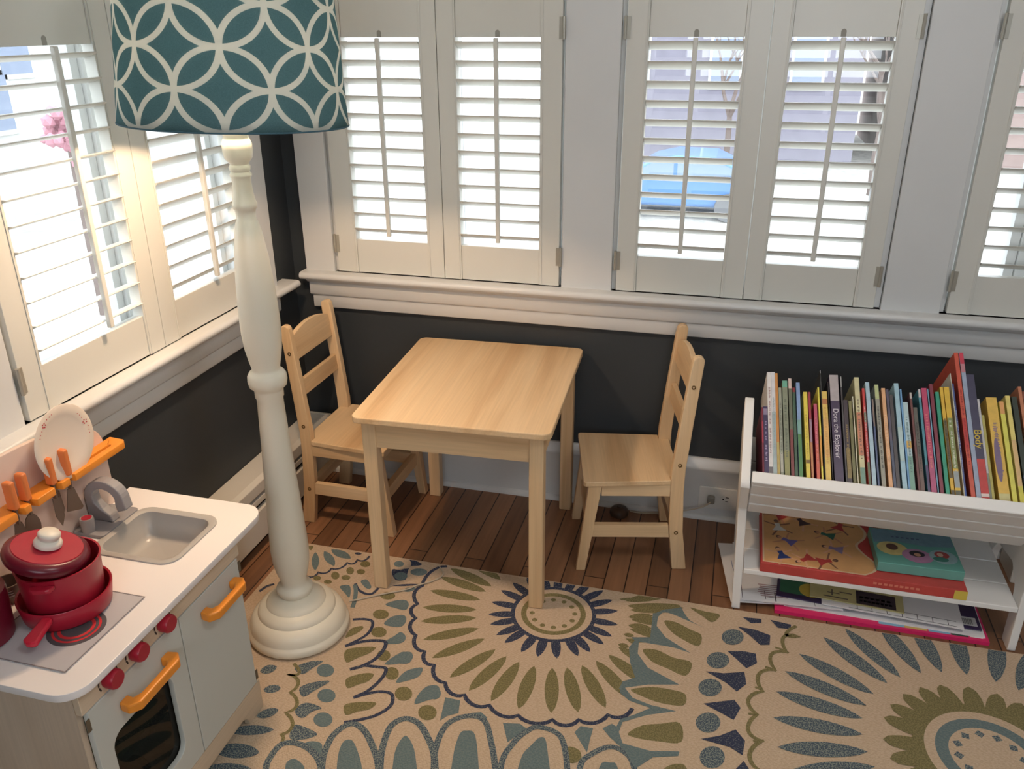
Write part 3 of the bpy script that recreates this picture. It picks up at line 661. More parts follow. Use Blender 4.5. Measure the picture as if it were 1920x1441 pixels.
def shade_mat():
    M = bpy.data.materials.new('shade_fabric_circles'); M.use_nodes = True
    nt = M.node_tree; nt.nodes.clear(); N = nt.nodes.new; L = nt.links.new
    tc = N('ShaderNodeTexCoord'); sp = N('ShaderNodeSeparateXYZ'); L(tc.outputs['Object'], sp.inputs[0])
    def mt(op, a, b=None, c_=None):
        n_ = N('ShaderNodeMath'); n_.operation = op
        for i, v in enumerate((a, b, c_)):
            if v is None: continue
            if isinstance(v, (int, float)): n_.inputs[i].default_value = v
            else: L(v, n_.inputs[i])
        return n_.outputs[0]
    th = mt('ARCTAN2', sp.outputs[1], sp.outputs[0])
    U = mt('PINGPONG', mt('MULTIPLY_ADD', th, 8/PI, SHADE_PH*8/PI+16), 1.0)     # fold to 0..1 cells
    V = mt('PINGPONG', mt('MULTIPLY_ADD', sp.outputs[2], 1/.0682, 16-.03), 1.0)
    def dist(cx, cy):
        a = mt('SUBTRACT', U, cx); b = mt('SUBTRACT', V, cy)
        return mt('SQRT', mt('ADD', mt('MULTIPLY', a, a), mt('MULTIPLY', b, b)))
    d = mt('MINIMUM', mt('ABSOLUTE', mt('SUBTRACT', dist(1, 0), 1)), mt('ABSOLUTE', mt('SUBTRACT', dist(0, 1), 1)))
    line = mt('LESS_THAN', d, .070)
    nz = N('ShaderNodeTexNoise'); nz.inputs['Scale'].default_value = 600; L(tc.outputs['Object'], nz.inputs[0])
    r = N('ShaderNodeValToRGB'); r.color_ramp.elements[0].color = lin((80, 108, 116)); r.color_ramp.elements[1].color = lin((104, 136, 144)); L(nz.outputs[0], r.inputs[0])
    mx = N('ShaderNodeMix'); mx.data_type = 'RGBA'; L(line, mx.inputs[0]); L(r.outputs[0], mx.inputs[6]); mx.inputs[7].default_value = lin((184, 192, 193))
    df = N('ShaderNodeBsdfDiffuse'); tr = N('ShaderNodeBsdfTranslucent'); L(mx.outputs[2], df.inputs[0]); L(mx.outputs[2], tr.inputs[0])
    ms = N('ShaderNodeMixShader'); ms.inputs[0].default_value = .35; L(df.outputs[0], ms.inputs[1]); L(tr.outputs[0], ms.inputs[2])
    o = N('ShaderNodeOutputMaterial'); L(ms.outputs[0], o.inputs[0])
    return M
SHADE_PH = math.radians(63.2)
rb, rt_, sh = .213, .188, .30
bm = bmesh.new(); prof = [(rb-(rb-rt_)*i/14, sh*i/14) for i in range(15)]
lathe(bm, prof, n=96)
for f in [f for f in bm.faces if len(f.verts) > 4]: bm.faces.remove(f)
so = obj('lampshade', bm, shade_mat(), lamp, smooth=True, local=True)
so.location = (.006, 0, 1.218)
so.rotation_euler = (-.038, .030, 0)
sol = so.modifiers.new('thickness', 'SOLIDIFY'); sol.thickness = .0022
bm = bmesh.new()
tube(bm, [(rb*math.cos(t), rb*math.sin(t), .001) for t in np.linspace(0, 2*PI, 65)], .0016, 6)
obj('hem', bm, mat('shade_hem', (60, 96, 110), .8), so, local=True)
bm = bmesh.new()
tube(bm, [(LX, LY, 1.24), (LX, LY, 1.30)], .014, 14); obj('socket', bm, BRASS, lamp)
bm = bmesh.new()
for k_ in range(3): a = 2*PI*k_/3; tube(bm, [(0, 0, .26), ((rt_+.002)*math.cos(a), (rt_+.002)*math.sin(a), .27)], .0015, 6)
obj('spider', bm, METAL, so, local=True)
BULB = bpy.data.materials.new('warm_bulb'); BULB.use_nodes = True
b_ = BULB.node_tree.nodes['Principled BSDF']; b_.inputs['Emission Color'].default_value = (1, .62, .32, 1); b_.inputs['Emission Strength'].default_value = 30
bm = bmesh.new(); lathe(bm, [(.012, 1.301), (.014, 1.315), (.026, 1.335), (.030, 1.355), (.026, 1.375), (.012, 1.386), (.0, 1.388)], LX, LY, 24)
obj('light_bulb', bm, BULB, lamp, smooth=True)
pl_ = bpy.data.lights.new('bulb_glow', 'POINT'); pl_.energy = 132.0; pl_.color = (1, .69, .45); pl_.shadow_soft_size = .033
po = bpy.data.objects.new('bulb_glow', pl_); C.objects.link(po); po.location = (LX+.0, LY+.0, 1.345)
# its flex over the rug towards the wall
cpx = [(655, 1126), (668, 1124), (713, 1114), (760, 1105), (782, 1097), (812, 1088), (831, 1076)]
pts = [(*onZ(px, py, .0105), .0105) for px, py in cpx]+[(.603, -.4525, .0045)]
bm = bmesh.new(); tube(bm, smooth_pts(pts, False, 6), .0021, 8)
tag(obj('power_cord', bm, mat('ivory_flex', (188, 176, 156), .5)), 'thin ivory lamp flex running from the lamp base across the rug to the baseboard', 'cord')

# ---------------------------------------------------------------- outlet, plug, foot switch by the baseboard
ou = thing('wall_outlet', 'white double outlet set sideways in the baseboard between chair and book rack', 'outlet', (1.342, -.017, .075))
PLATE = mat('outlet_plastic', (222, 220, 214), .3)
yb_ = -.0162
bm = bmesh.new(); prism(bm, rrect(1.285, 1.398, .040, .112, .004), yb_-.005, yb_, 'y'); pt_ = obj('cover_plate', bm, PLATE, ou, bevel=.0015)
for cx_ in (1.322, 1.364):
    bm = bmesh.new(); prism(bm, rrect(cx_-.014, cx_+.014, .062, .092, .009), yb_-.0065, yb_-.0051, 'y'); q = obj('receptacle', bm, PLATE, ou)
    bm = bmesh.new()
    box(bm, cx_+.000, cx_+.009, yb_-.0069, yb_-.0065, .083, .0855); box(bm, cx_+.000, cx_+.008, yb_-.0069, yb_-.0065, .0695, .072)
    prism(bm, [(cx_-.007+.0025*math.cos(t), .0775+.0025*math.sin(t)) for t in np.linspace(0, 2*PI, 10, endpoint=False)], yb_-.0069, yb_-.0065, 'y')
    obj('slots', bm, BLACK, q)
pg = thing('plug', 'translucent grey plug in the left socket of the baseboard outlet', 'plug', (1.322, -.04, .077))
PLG = mat('grey_plug', (140, 136, 126), .3)
bm = bmesh.new(); prism(bm, rrect(1.311, 1.333, .066, .088, .006), yb_-.026, yb_-.0072, 'y'); obj('body', bm, PLG, pg, bevel=.002)
bm = bmesh.new(); tube(bm, smooth_pts([(1.322, yb_-.027, .074), (1.30, -.052, .060), (1.25, -.052, .040), (1.18, -.048, .018), (1.12, -.043, .006), (1.083, -.040, .005)], False, 5), .0021, 8); obj('cord', bm, mat('ivory_flex', (188, 176, 156), .5), pg)
sw = thing('cord_switch', 'small round dark brown foot switch on the floor behind the right chair legs', 'switch', (1.052, -.055, .0))
bm = bmesh.new(); lathe(bm, [(.026, .0004), (.029, .006), (.028, .016), (.022, .024), (.012, .028), (.0, .0285)], 1.053, -.060, 28); obj('housing', bm, mat('brown_plastic', (84, 66, 54), .4), sw, smooth=True)
bm = bmesh.new(); lathe(bm, [(.008, .0283), (.008, .032), (.0, .0325)], 1.053, -.060, 16); obj('button', bm, mat('brown_plastic', (84, 66, 54), .4), sw, smooth=True)

# ---------------------------------------------------------------- toy kitchen
KT = .470                                   # counter height
ORG = mat('orange_paint', (236, 146, 48), .35, noise=.05, nscale=30)
RED = mat('red_painted_wood', (172, 30, 52), .35, noise=.08, nscale=14)
REDH = mat('bright_red_handle', (206, 40, 62), .3)
DRED = mat('dark_red_rim', (100, 16, 34), .3)
GREYP = mat('grey_plastic', (150, 148, 150), .35)
SINK = mat('sink_grey', (176, 172, 166), .3)
CTOP = mat('countertop_laminate', (238, 232, 228), .35)
DOORM = mat('pale_grey_door', (200, 202, 194), .4)
kit = thing('toy_kitchen', 'wooden play kitchen with white counter, pale grey doors and orange handles', 'toy kitchen', (.25, -1.27, 0))
XF, XB, YR, YL = .405, .092, -1.052, -1.500
sx0, sx1, sy0, sy1 = .182, .352, -1.186, -1.034     # sink basin opening
outer = [(XB, -1.525), (XB, -.962)]
def arc(cx, cy, r, a0, a1, n=8): return [(cx+r*math.cos(math.radians(a0+(a1-a0)*i/n)), cy+r*math.sin(math.radians(a0+(a1-a0)*i/n))) for i in range(n+1)]
outer = [(XB, -1.525)]+arc(.424-.045, -1.525+.045, .045, -90, 0)+arc(.424-.045, -.962-.045, .045, 0, 90)+[(XB, -.962)]
obj('countertop', bm_holes(outer, [rrect(sx0, sx1, sy0, sy1, .028)], KT-.014, KT, 'z'), CTOP, kit, bevel=.002)
# sink
bm = bmesh.new(); rim = rrect(sx0-.010, sx1+.010, sy0-.010, sy1+.010, .034, 6); r1 = rrect(sx0-.002, sx1+.002, sy0-.002, sy1+.002, .028, 6)
r2 = rrect(sx0+.004, sx1-.004, sy0+.004, sy1-.004, .026, 6); r3 = rrect(sx0+.010, sx1-.010, sy0+.010, sy1-.010, .024, 6); r4 = rrect(sx0+.024, sx1-.024, sy0+.024, sy1-.024, .016, 6)
rings = [[bm.verts.new((x, y, z)) for x, y in R_] for R_, z in ((rim, KT+.0004), (rim, KT+.003), (r1, KT+.0045), (r2, KT+.001), (r3, KT-.046), (r4, KT-.056))]
for A, B_ in zip(rings[:-1], rings[1:]):
    for i in range(len(A)): bm.faces.new((A[i], A[(i+1) % len(A)], B_[(i+1) % len(A)], B_[i]))
bm.faces.new(rings[-1])
sk = obj('sink', bm, SINK, kit, smooth=True)
# faucet plinth and hooked tap
bm = bmesh.new(); prism(bm, rrect(.104, .176, -1.150, -1.040, .008), KT+.0002, KT+.007, 'z'); fp = obj('faucet', bm, GREYP, kit, bevel=.001)
# hook-shaped tap cut from a board: an arch with a curled foot, spout towards the basin
out_ = [(.108, .000), (.106, .050)]+[(.1515+.0455*math.cos(t), .052+.041*math.sin(t)) for t in np.linspace(PI*.98, 0, 16)]+[(.200, .034), (.178, .026), (.176, .044)]+[(.1505+.0265*math.cos(t), .052+.0225*math.sin(t)) for t in np.linspace(.15, PI*.95, 12)]+[(.126, .040), (.140, .026), (.158, .014), (.163, .000)]
bm = bmesh.new(); prism(bm, [(u, KT+.0072+v) for u, v in out_], -1.103, -1.080, 'y'); obj('spout', bm, GREYP, fp, bevel=.0025)
for yy in (-1.138,):
    bm = bmesh.new(); lathe(bm, [(.0125, KT+.0072), (.0135, KT+.03), (.0125, KT+.036), (.010, KT+.036)], .135, yy, 20); kn = obj('tap_knob', bm, GREYP, fp, smooth=True)
    bm = bmesh.new(); lathe(bm, [(.0098, KT+.0355), (.0098, KT+.0368), (.0, KT+.0368)], .135, yy, 20); obj('red_cap', bm, RED, kn, label='red disc on top of the tap knob')
# hob plate with two printed burners
HOB = mat('hob_grey', (188, 186, 188), .4); HOBD = mat('burner_print', (84, 82, 86), .45); HOBR = mat('burner_red_rings', (206, 52, 58), .45)
hb = obj('hob', bm_holes(rrect(.196, .372, -1.480, -1.286, .010), [], KT+.0003, KT+.002, 'z'), HOB, kit)
bm = bmesh.new()
for (x0_, x1_, y0_, y1_) in ((.196, .372, -1.480, -1.478), (.196, .372, -1.288, -1.286), (.196, .198, -1.478, -1.288), (.370, .372, -1.478, -1.288)): box(bm, x0_, x1_, y0_, y1_, KT+.002, KT+.0024)
obj('border', bm, mat('hob_border', (128, 122, 124), .4), hb)
bx_, by_ = .314, -1.386
for cx_, cy_ in ((bx_, by_), (.250, -1.420)):
    if cx_ != bx_: continue
    bm = bmesh.new(); lathe(bm, [(.046, KT+.0021), (.046, KT+.0024), (0, KT+.0024)], cx_, cy_, 40); bu = obj('burner', bm, HOBD, hb)
    bm = bmesh.new()
    for ra, rb_ in ((.0115, .016), (.024, .0295), (.0345, .0385))[1:]:
        for i in range(40):
            a, b = 2*PI*i/40, 2*PI*(i+1)/40
            bm.faces.new([bm.verts.new((cx_+r*math.cos(t), cy_+r*math.sin(t), KT+.0028)) for r, t in ((ra, a), (rb_, a), (rb_, b), (ra, b))])
    obj('rings', bm, HOBR, bu)
# carcass
obj('side_panel', bxs((XB, XF-.013, YR-.012, YR, .0100, KT-.070), (.368, XF-.013, YR-.012, YR, KT-.070, KT-.0143), (XB, .165, YR-.012, YR, KT-.070, KT-.0143)), BIRCHZ, kit)
obj('side_panel', bx(XB, XF-.013, YL, YL+.012, .0100, KT-.0143), BIRCHZ, kit)
obj('back_board', bx(XB, XB+.006, YL+.0122, YR-.0122, .05, KT-.0143), BIRCHZ, kit)
obj('floor_board', bx(XB+.007, XF-.0135, YL+.0122, YR-.0122, .078, .088), BIRCHY, kit)
yd = -1.256
obj('divider', bx(XB+.007, XF-.0135, yd-.005, yd+.005, .0885, KT-.0600), BIRCHZ, kit)
fr = obj('control_rail', bx(XF-.012, XF, YL, YR, .409, KT-.0143), BIRCHY, kit, bevel=.001)
# foot rail with an arched cut-out
ar = [(YL, .0100), (YL+.055, .0100)]+[(YL+.055+.022-.022*math.cos(t), .010+.028*math.sin(t)) for t in np.linspace(.1, PI/2, 6)]+[(YR-.055-.022+.022*math.sin(t), .010+.028*math.cos(t)) for t in np.linspace(0, PI/2-.1, 6)]+[(YR-.055, .0100), (YR, .0100), (YR, .084), (YL, .084)]
bm = bmesh.new(); prism(bm, ar, XF-.012, XF, 'x'); obj('foot_rail', bm, BIRCHY, kit)
# doors
dz0, dz1 = .0865, .4065
dr = obj('door', bx(XF-.010, XF+.001, yd+.0012, YR-.010, dz0, dz1), DOORM, kit, bevel=.001, label='plain pale grey cupboard door under the sink')
wz0, wz1, wy0, wy1 = .135, .322, YL+.042, yd-.045
do = obj('door', bm_holes(rect(YL+.010, yd-.0012, dz0, dz1), [rrect(wy0, wy1, wz0, wz1, .026)], XF-.010, XF+.001, 'x'), DOORM, kit, bevel=.001, label='pale grey oven door with a rounded clear window')
obj('window_pane', bm_holes(rrect(wy0-.004, wy1+.004, wz0-.004, wz1+.004, .028), [], XF-.0125, XF-.0108, 'x'), TINT, do)
obj('oven_shelf', bx(.12, XF-.03, YL+.0125, yd-.0055, .215, .219), mat('clear_grey_shelf', (120, 124, 116), .2), kit)
HD = lambda: None
def handle(y0, y1, z, par):
    o_ = [(0, y0), (.020, y0-.004), (.034, y0+.012), (.034, y1-.012), (.020, y1+.004), (0, y1), (0, y1-.020), (.014, y1-.018), (.020, y1-.030), (.020, y0+.030), (.014, y0+.018), (0, y0+.020)]
    bm = bmesh.new(); prism(bm, [(XF+.0012+u, v) for u, v in o_], z-.009, z+.009, 'z'); obj('handle', bm, ORG, par, bevel=.003, label='orange bar handle')
handle(-1.198, -1.082, .368, dr); handle(-1.428, -1.300, .362, do)
# hinge slots
for y_, z_, par in ((YR-.007, .385, dr), (YR-.007, .105, dr), (YL+.006, .385, do)):
    obj('hinge', bx(XF+.0003, XF+.0016, y_-.004, y_+.004, z_-.012, z_+.012), mat('hinge_bronze', (96, 84, 66), .4), par)
# knobs with printed scales
for ky in (-1.296, -1.371, -1.436):
    bm = bmesh.new(); M_ = Matrix.Translation((XF+.0003, ky, .431)) @ Matrix.Rotation(PI/2, 4, 'Y')
    lathe(bm, [(.0155, .0002), (.0165, .004), (.0165, .016), (.0145, .0195), (.0, .0195)], n=32, mtx=M_); k1 = obj('knob', bm, RED, fr, smooth=True)
    bm = bmesh.new()
    for j in range(9):
        if j in (3, 5): continue
        a = math.radians(-20+j*27.5); r_ = .0215
        yy, zz = ky+r_*math.cos(a), .431+r_*math.sin(a)
        R_ = Matrix.Translation((XF+.0006, yy, zz)) @ Matrix.Rotation(a, 4, 'X'); box(bm, -.0002, .0002, -.0006-.0001*j, .0006+.0001*j, -.0042, .0042, R_)
    box(bm, XF+.0004, XF+.0008, ky-.004, ky+.004, .4498, .4550)
    obj('dial_marks', bm, mat('dial_print', (52, 44, 40), .6), fr)
# upright back panel with arched top
yc_ = -1.272
tp = [(-1.526, KT+.0003), (-1.018, KT+.0003), (-1.018, .600)]+[(yc_+.254*math.cos(t), .600+.100*math.sin(t)**.8) for t in np.linspace(.12, PI-.12, 20)]+[(-1.526, .600)]
bm = bmesh.new(); prism(bm, tp, .093, .103, 'x'); obj('back_panel', bm, mat('rose_beige_panel', (226, 204, 190), .5), kit, bevel=.0015)
# orange rail with slots and hanging teeth
ZR = .598
sl = [(.1035, -1.000), (.140, -1.004), (.147, -1.012), (.147, -1.152), (.120, -1.155), (.120, -1.161), (.147, -1.165), (.147, -1.186), (.120, -1.190), (.120, -1.198), (.147, -1.203), (.147, -1.246), (.120, -1.249), (.120, -1.257), (.147, -1.261), (.147, -1.276), (.120, -1.280), (.120, -1.288), (.147, -1.293), (.147, -1.380), (.147, -1.534), (.1035, -1.536)]
obj('utensil_rail', bm_holes(sl, [rrect(.124, .132, -1.146, -1.030, .0035)], ZR, ZR+.015, 'z'), ORG, kit, bevel=.0015)

# things on the kitchen
MZ = lambda x, y, z: Matrix.Translation((x, y, z))
pan = thing('toy_frying_pan', 'red toy frying pan on the hob, under the pot', 'toy pan', (.262, -1.343, KT+.003))
PZ = KT+.0030; pcx, pcy = .262, -1.343
bm = bmesh.new(); lathe(bm, [(.001, PZ), (.066, PZ), (.070, PZ+.004), (.0755, PZ+.038), (.0745, PZ+.0395), (.0715, PZ+.038), (.0665, PZ+.006), (.001, PZ+.0055)], pcx, pcy, 48); obj('body', bm, RED, pan, smooth=True)
def hndl(p0, d, l, w0, w1, z0, z1, th):
    d = Vector((d[0], d[1], 0)).normalized(); n_ = Vector((-d.y, d.x, 0)); bm = bmesh.new(); A = []
    for t in np.linspace(0, 1, 12):
        w_ = w0+(w1-w0)*t; e = 1 if t < .9 else math.sqrt(max(0, 1-((t-.9)/.1)**2))*.75+.25
        c_ = Vector((p0[0], p0[1], 0))+d*l*t; z_ = z0+(z1-z0)*t
        A.append([bm.verts.new(c_+n_*w_*e*s_+Vector((0, 0, z_+th*q_))) for s_, q_ in ((-1, -.5), (1, -.5), (1, .5), (-1, .5))])
    for a, b in zip(A[:-1], A[1:]):
        for i in range(4): bm.faces.new((a[i], a[(i+1) % 4], b[(i+1) % 4], b[i]))
    bm.faces.new(A[0][::-1]); bm.faces.new(A[-1]); return bm
obj('handle', hndl((.2885, -1.4115), (.06, -1), .050, .0085, .0135, KT+.034, KT+.022, .010), REDH, pan, bevel=.003)
pot = thing('toy_pot', 'deep red toy cooking pot standing in the frying pan', 'toy pot', (.268, -1.345, PZ+.006))
QZ = PZ+.0065; qx, qy = .2660, -1.3455
bm = bmesh.new(); lathe(bm, [(.001, QZ), (.055, QZ), (.060, QZ+.004), (.0655, QZ+.088), (.0670, QZ+.094), (.0640, QZ+.094), (.0620, QZ+.088), (.0570, QZ+.008), (.001, QZ+.007)], qx, qy, 56); obj('body', bm, RED, pot, smooth=True)
for an in (-70, 110):
    a = math.radians(an); M_ = MZ(qx+.0655*math.cos(a), qy+.0655*math.sin(a), QZ+.083) @ Matrix.Rotation(a, 4, 'Z')
    bm = bmesh.new(); prism(bm, [(-.001, -.020), (.011, -.016), (.013, -.010), (.013, .010), (.011, .016), (-.001, .020)], -.004, .004, 'z', M_); obj('ear', bm, RED, pot, bevel=.002)
lid = thing('toy_pot_lid', 'dark red toy lid with a white knob, tilted on the pot', 'lid', (qx, qy, QZ+.11))
ML = MZ(.2590, -1.3560, QZ+.0985+.013) @ Matrix.Rotation(.30, 4, Vector((-.55, .80, 0)).normalized())
bm = bmesh.new(); lathe(bm, [(.001, -.008), (.055, -.008), (.0640, -.007), (.0665, -.001), (.0650, .007), (.0575, .012), (.0545, .0125)], n=56, mtx=ML); obj('rim', bm, DRED, lid, smooth=True)
bm = bmesh.new(); lathe(bm, [(.0550, .0118), (.0535, .0140), (.001, .0150)], n=56, mtx=ML); obj('top_disc', bm, RED, lid, smooth=True)
bm = bmesh.new(); lathe(bm, [(.0175, .0148), (.0215, .017), (.0220, .022), (.0195, .0265), (.0150, .028), (.0150, .031), (.0175, .034), (.0175, .038), (.0145, .0415), (.001, .0422)], n=36, mtx=ML); obj('knob', bm, mat('ivory_knob', (228, 220, 206), .4), lid, smooth=True)
bm = bmesh.new()
for i in range(9):
    a = random.uniform(0, 6.28); r_ = random.uniform(.0, .043); M_ = MZ(qx+r_*math.cos(a)*.8+.006, qy+r_*math.sin(a)*.8+.006, QZ+.072+random.uniform(-.004, .006)) @ Matrix.Rotation(random.uniform(0, 3), 4, 'Z')
    bmesh.ops.create_icosphere(bm, subdivisions=2, radius=.010, matrix=M_ @ Matrix.Diagonal((1.2, .8, .6, 1)))
tag(obj('green_toy_vegetables', bm, mat('green_glossy', (36, 118, 74), .25), smooth=True), 'glossy green toy vegetables showing under the tilted pot lid', 'toy food', kind='stuff')
# second red pot at the picture's edge
p2 = thing('toy_saucepan', 'dark red toy saucepan at the left edge of the picture, cut off by it', 'toy pot', (.168, -1.447, KT))
bm = bmesh.new(); lathe(bm, [(.001, KT+.0006), (.046, KT+.0006), (.052, KT+.005), (.0555, KT+.085), (.0545, KT+.092), (.046, KT+.094), (.044, KT+.092), (.001, KT+.090)], .180, -1.449, 48); obj('body', bm, mat('maroon_pot', (112, 22, 42), .35, noise=.1), p2, smooth=True)
obj('handle', hndl((.214, -1.4925), (.62, -.8), .055, .007, .010, KT+.050, KT+.050, .009), REDH, p2, bevel=.003)
cp = thing('toy_coffee_cup', 'small brown-grey toy cup behind the pots', 'cup', (.142, -1.352, KT))
bm = bmesh.new(); lathe(bm, [(.001, KT+.0006), (.018, KT+.0006), (.023, KT+.036), (.0238, KT+.038), (.0215, KT+.038), (.0170, KT+.006), (.001, KT+.005)], .147, -1.347, 32); obj('body', bm, mat('taupe_cup', (120, 104, 94), .45), cp, smooth=True)
bm = bmesh.new()
for j in range(3):
    for s_ in np.linspace(-.55, .1, 9): 
        pass
    prism(bm, [(0.147+(.0222+.0008)*math.cos(t), -1.347+(.0222+.0008)*math.sin(t)) for t in np.linspace(-1.3, -.5, 6)]+[(0.147+.021*math.cos(t), -1.347+.021*math.sin(t)) for t in np.linspace(-.5, -1.3, 6)], KT+.018+j*.005, KT+.0195+j*.005, 'z')
obj('measure_marks', bm, WHITEP, cp)
# plate leaning on the rail
pm = mat('ivory_plate', (226, 212, 196), .3)
plt = thing('toy_plate', 'round ivory toy plate with small red flowers, propped in the orange rail', 'plate', (.125, -1.14, .613))
PR = .062
Mp = MZ(.1285, -1.144, .676) @ Matrix.Rotation(math.radians(-4), 4, 'Y') @ Matrix.Rotation(PI/2, 4, 'Y') @ Matrix.Scale(1.16, 4)
bm = bmesh.new(); lathe(bm, [(.001, -.001), (.036, -.001), (.044, .001), (.061, .0045), (.0625, .0055), (.061, .0065), (.044, .0035), (.037, .0012), (.001, .0012)], n=56, mtx=Mp); pb = obj('dish', bm, pm, plt, smooth=True)
bm = bmesh.new()
def fleck(an, r_, s_):
    a = math.radians(an); c_ = (r_*math.cos(a), r_*math.sin(a)); zz = .0035+(r_-.044)/.017*.003+.0004
    bm.faces.new([bm.verts.new(Mp @ Vector((c_[0]+s_*math.cos(t), c_[1]+s_*math.sin(t), zz))) for t in np.linspace(0, 2*PI, 7)[:-1]])
for base_a in (215, 105):
    for k_ in range(5): fleck(base_a+3.6*math.cos(k_*1.2566), .052+.0036*math.sin(k_*1.2566), .0014)
    for q_ in (-24, -18, -11, 11, 18, 24): fleck(base_a+q_, .0525+.0015*math.sin(q_), .0010)
obj('flower_print', bm, mat('red_flower_print', (190, 62, 66), .4), pb)
# utensils with orange grips hanging in the rail
STL = mat('grey_utensil', (112, 92, 76), .5)
def utensil(y, x, kind, label):
    u = thing('toy_utensil', label, 'toy utensil', (x, y, ZR+.02), 'orange handled utensils in the rail')
    bm = bmesh.new(); prism(bm, [(x-.0095, y-.0065), (x+.0095, y-.0065), (x+.0095, y+.0065), (x-.0095, y+.0065)], ZR+.0155, ZR+.070, 'z'); obj('grip', bm, mat('terracotta_grip', (222, 126, 66), .45), u, bevel=.004, seg=3)
    z1_ = ZR+.0152
    bm = bmesh.new(); prism(bm, [(x-.004, y-.002), (x+.004, y-.002), (x+.004, y+.002), (x-.004, y+.002)], z1_-.030, z1_, 'z'); obj('shank', bm, STL, u)
    if kind == 'spatula': pl2 = [(-.006, 0), (.006, 0), (.015, -.045), (.011, -.050), (-.011, -.046), (-.015, -.045)]
    elif kind == 'knife': pl2 = [(-.006, 0), (.006, 0), (.008, -.040), (.0, -.062), (-.007, -.040)]
    else: pl2 = [(.013*math.sin(t), -.024+.024*math.cos(t)) for t in np.linspace(0, 2*PI, 16, endpoint=False)]
    bm = bmesh.new(); prism(bm, [(x+a, z1_-.029+b) for a, b in pl2], y-.0015, y+.0015, 'y', MZ(x, y, 0) @ Matrix.Rotation(math.radians(62), 4, 'Z') @ MZ(-x, -y, 0)); obj('blade', bm, STL, u)
utensil(-1.1580, .135, 'spatula', 'toy spatula in the rail, the grip nearest the plate')
utensil(-1.1760, .1175, 'knife', 'toy utensil whose orange grip stands right behind the first one')
utensil(-1.1940, .133, 'knife', 'toy knife in the rail, third orange grip from the plate')
utensil(-1.2530, .130, 'spoon', 'toy spoon in the rail, fourth orange grip from the plate')
utensil(-1.2840, .133, 'spatula', 'toy utensil with orange grip at the picture edge, fifth from the plate')
# green cloth lying on the oven shelf
bm = bmesh.new(); prism(bm, rrect(.26, .37, -1.47, -1.30, .02), .2192, .262, 'z'); tag(obj('green_cloth', bm, mat('green_felt', (96, 124, 74), .9, noise=.2), bevel=.012, seg=3), 'folded green felt on the shelf inside the toy oven', 'cloth')
bm = bmesh.new(); lathe(bm, [(.001, .0885), (.030, .0885), (.052, .112), (.054, .116), (.051, .116), (.030, .092), (.001, .091)], .31, -1.375, 32); tag(obj('toy_bowl', bm, mat('dark_bowl', (70, 66, 64), .3), smooth=True), 'dark toy bowl at the bottom of the toy oven', 'bowl')
# ---------------------------------------------------------------- book rack
TH_ = .82                                   # lean of the book trough
OY, OZ = -.507, .427
sv = Vector((0, math.sin(TH_), math.cos(TH_))); tv = Vector((0, math.cos(TH_), -math.sin(TH_)))
def TF(x): return Matrix(((1, 0, 0, x), (0, tv.y, sv.y, OY), (0, tv.z, sv.z, OZ), (0, 0, 0, 1)))   # (x, t inwards, s up the spine)
rk = thing('book_rack', 'white wooden book rack with a tilted top trough full of books and a lower shelf', 'bookshelf', (1.73, -.29, 0))
def yz(t, s): p = tv*t+sv*s; return (OY+p.y, OZ+p.z)
Tb = .232
endp = [(-.437, 0), (-.437, .300), yz(.055, -.030), yz(-.008, -.030), yz(-.016, -.018), yz(-.016, .182), yz(-.006, .198), yz(.05, .204), yz(Tb+.014, .204), yz(Tb+.014, .02), (-.155, .25), (-.115, .0), (-.165, .0), (-.188, .125), (-.215, .165), (-.330, .185), (-.378, .150), (-.388, .1), (-.388, 0)]
def smooth_corner(poly, r=.006):
    out = []
    for i in range(len(poly)):
        p = Vector(poly[i]); a = (Vector(poly[i-1])-p); b = (Vector(poly[(i+1) % len(poly)])-p)
        ra = min(r, a.length/3, b.length/3); A = p+a.normalized()*ra; B = p+b.normalized()*ra
        out += [tuple(A), tuple((A+B)/4+p/2), tuple(B)]
    return out
shear = Matrix(((1, 0, -.040, 0), (0, 1, 0, 0), (0, 0, 1, 0), (0, 0, 0, 1)))
bm = bmesh.new(); prism(bm, smooth_corner(endp), 1.398, 1.419, 'x', shear); obj('end_panel', bm, SHELFW, rk, bevel=.002)
bm = bmesh.new(); prism(bm, smooth_corner(endp), 2.042, 2.060, 'x'); obj('end_panel', bm, SHELFW, rk, bevel=.002)
X0, X1 = 1.4205, 2.0415
XT = 1.4045
def tbox(x0, x1, t0, t1, s0, s1, x=0):
    bm = bmesh.new(); box(bm, x0, x1, t0, t1, s0, s1, TF(x)); return bm
obj('lip_rail', tbox(XT, X1, -.012, .010, -.016, .012), SHELFW, rk, bevel=.003)
for t0 in (.013, .088, .163): obj('trough_slat', tbox(XT+.001+t0*.03, X1, t0, t0+.069, -.015, -.002), SHELFW, rk, bevel=.004, seg=3)
for s0 in (-.010, .058, .126): obj('back_slat', tbox(XT+.004-s0*.03, X1, Tb+.0005, Tb+.013, s0, s0+.064), SHELFW, rk, bevel=.003)
for y0 in (-.437, -.341, -.245): 
    obj('shelf_board', bx(X0-.004, X1, y0, y0+.094, .112, .126), SHELFW, rk, bevel=.002)

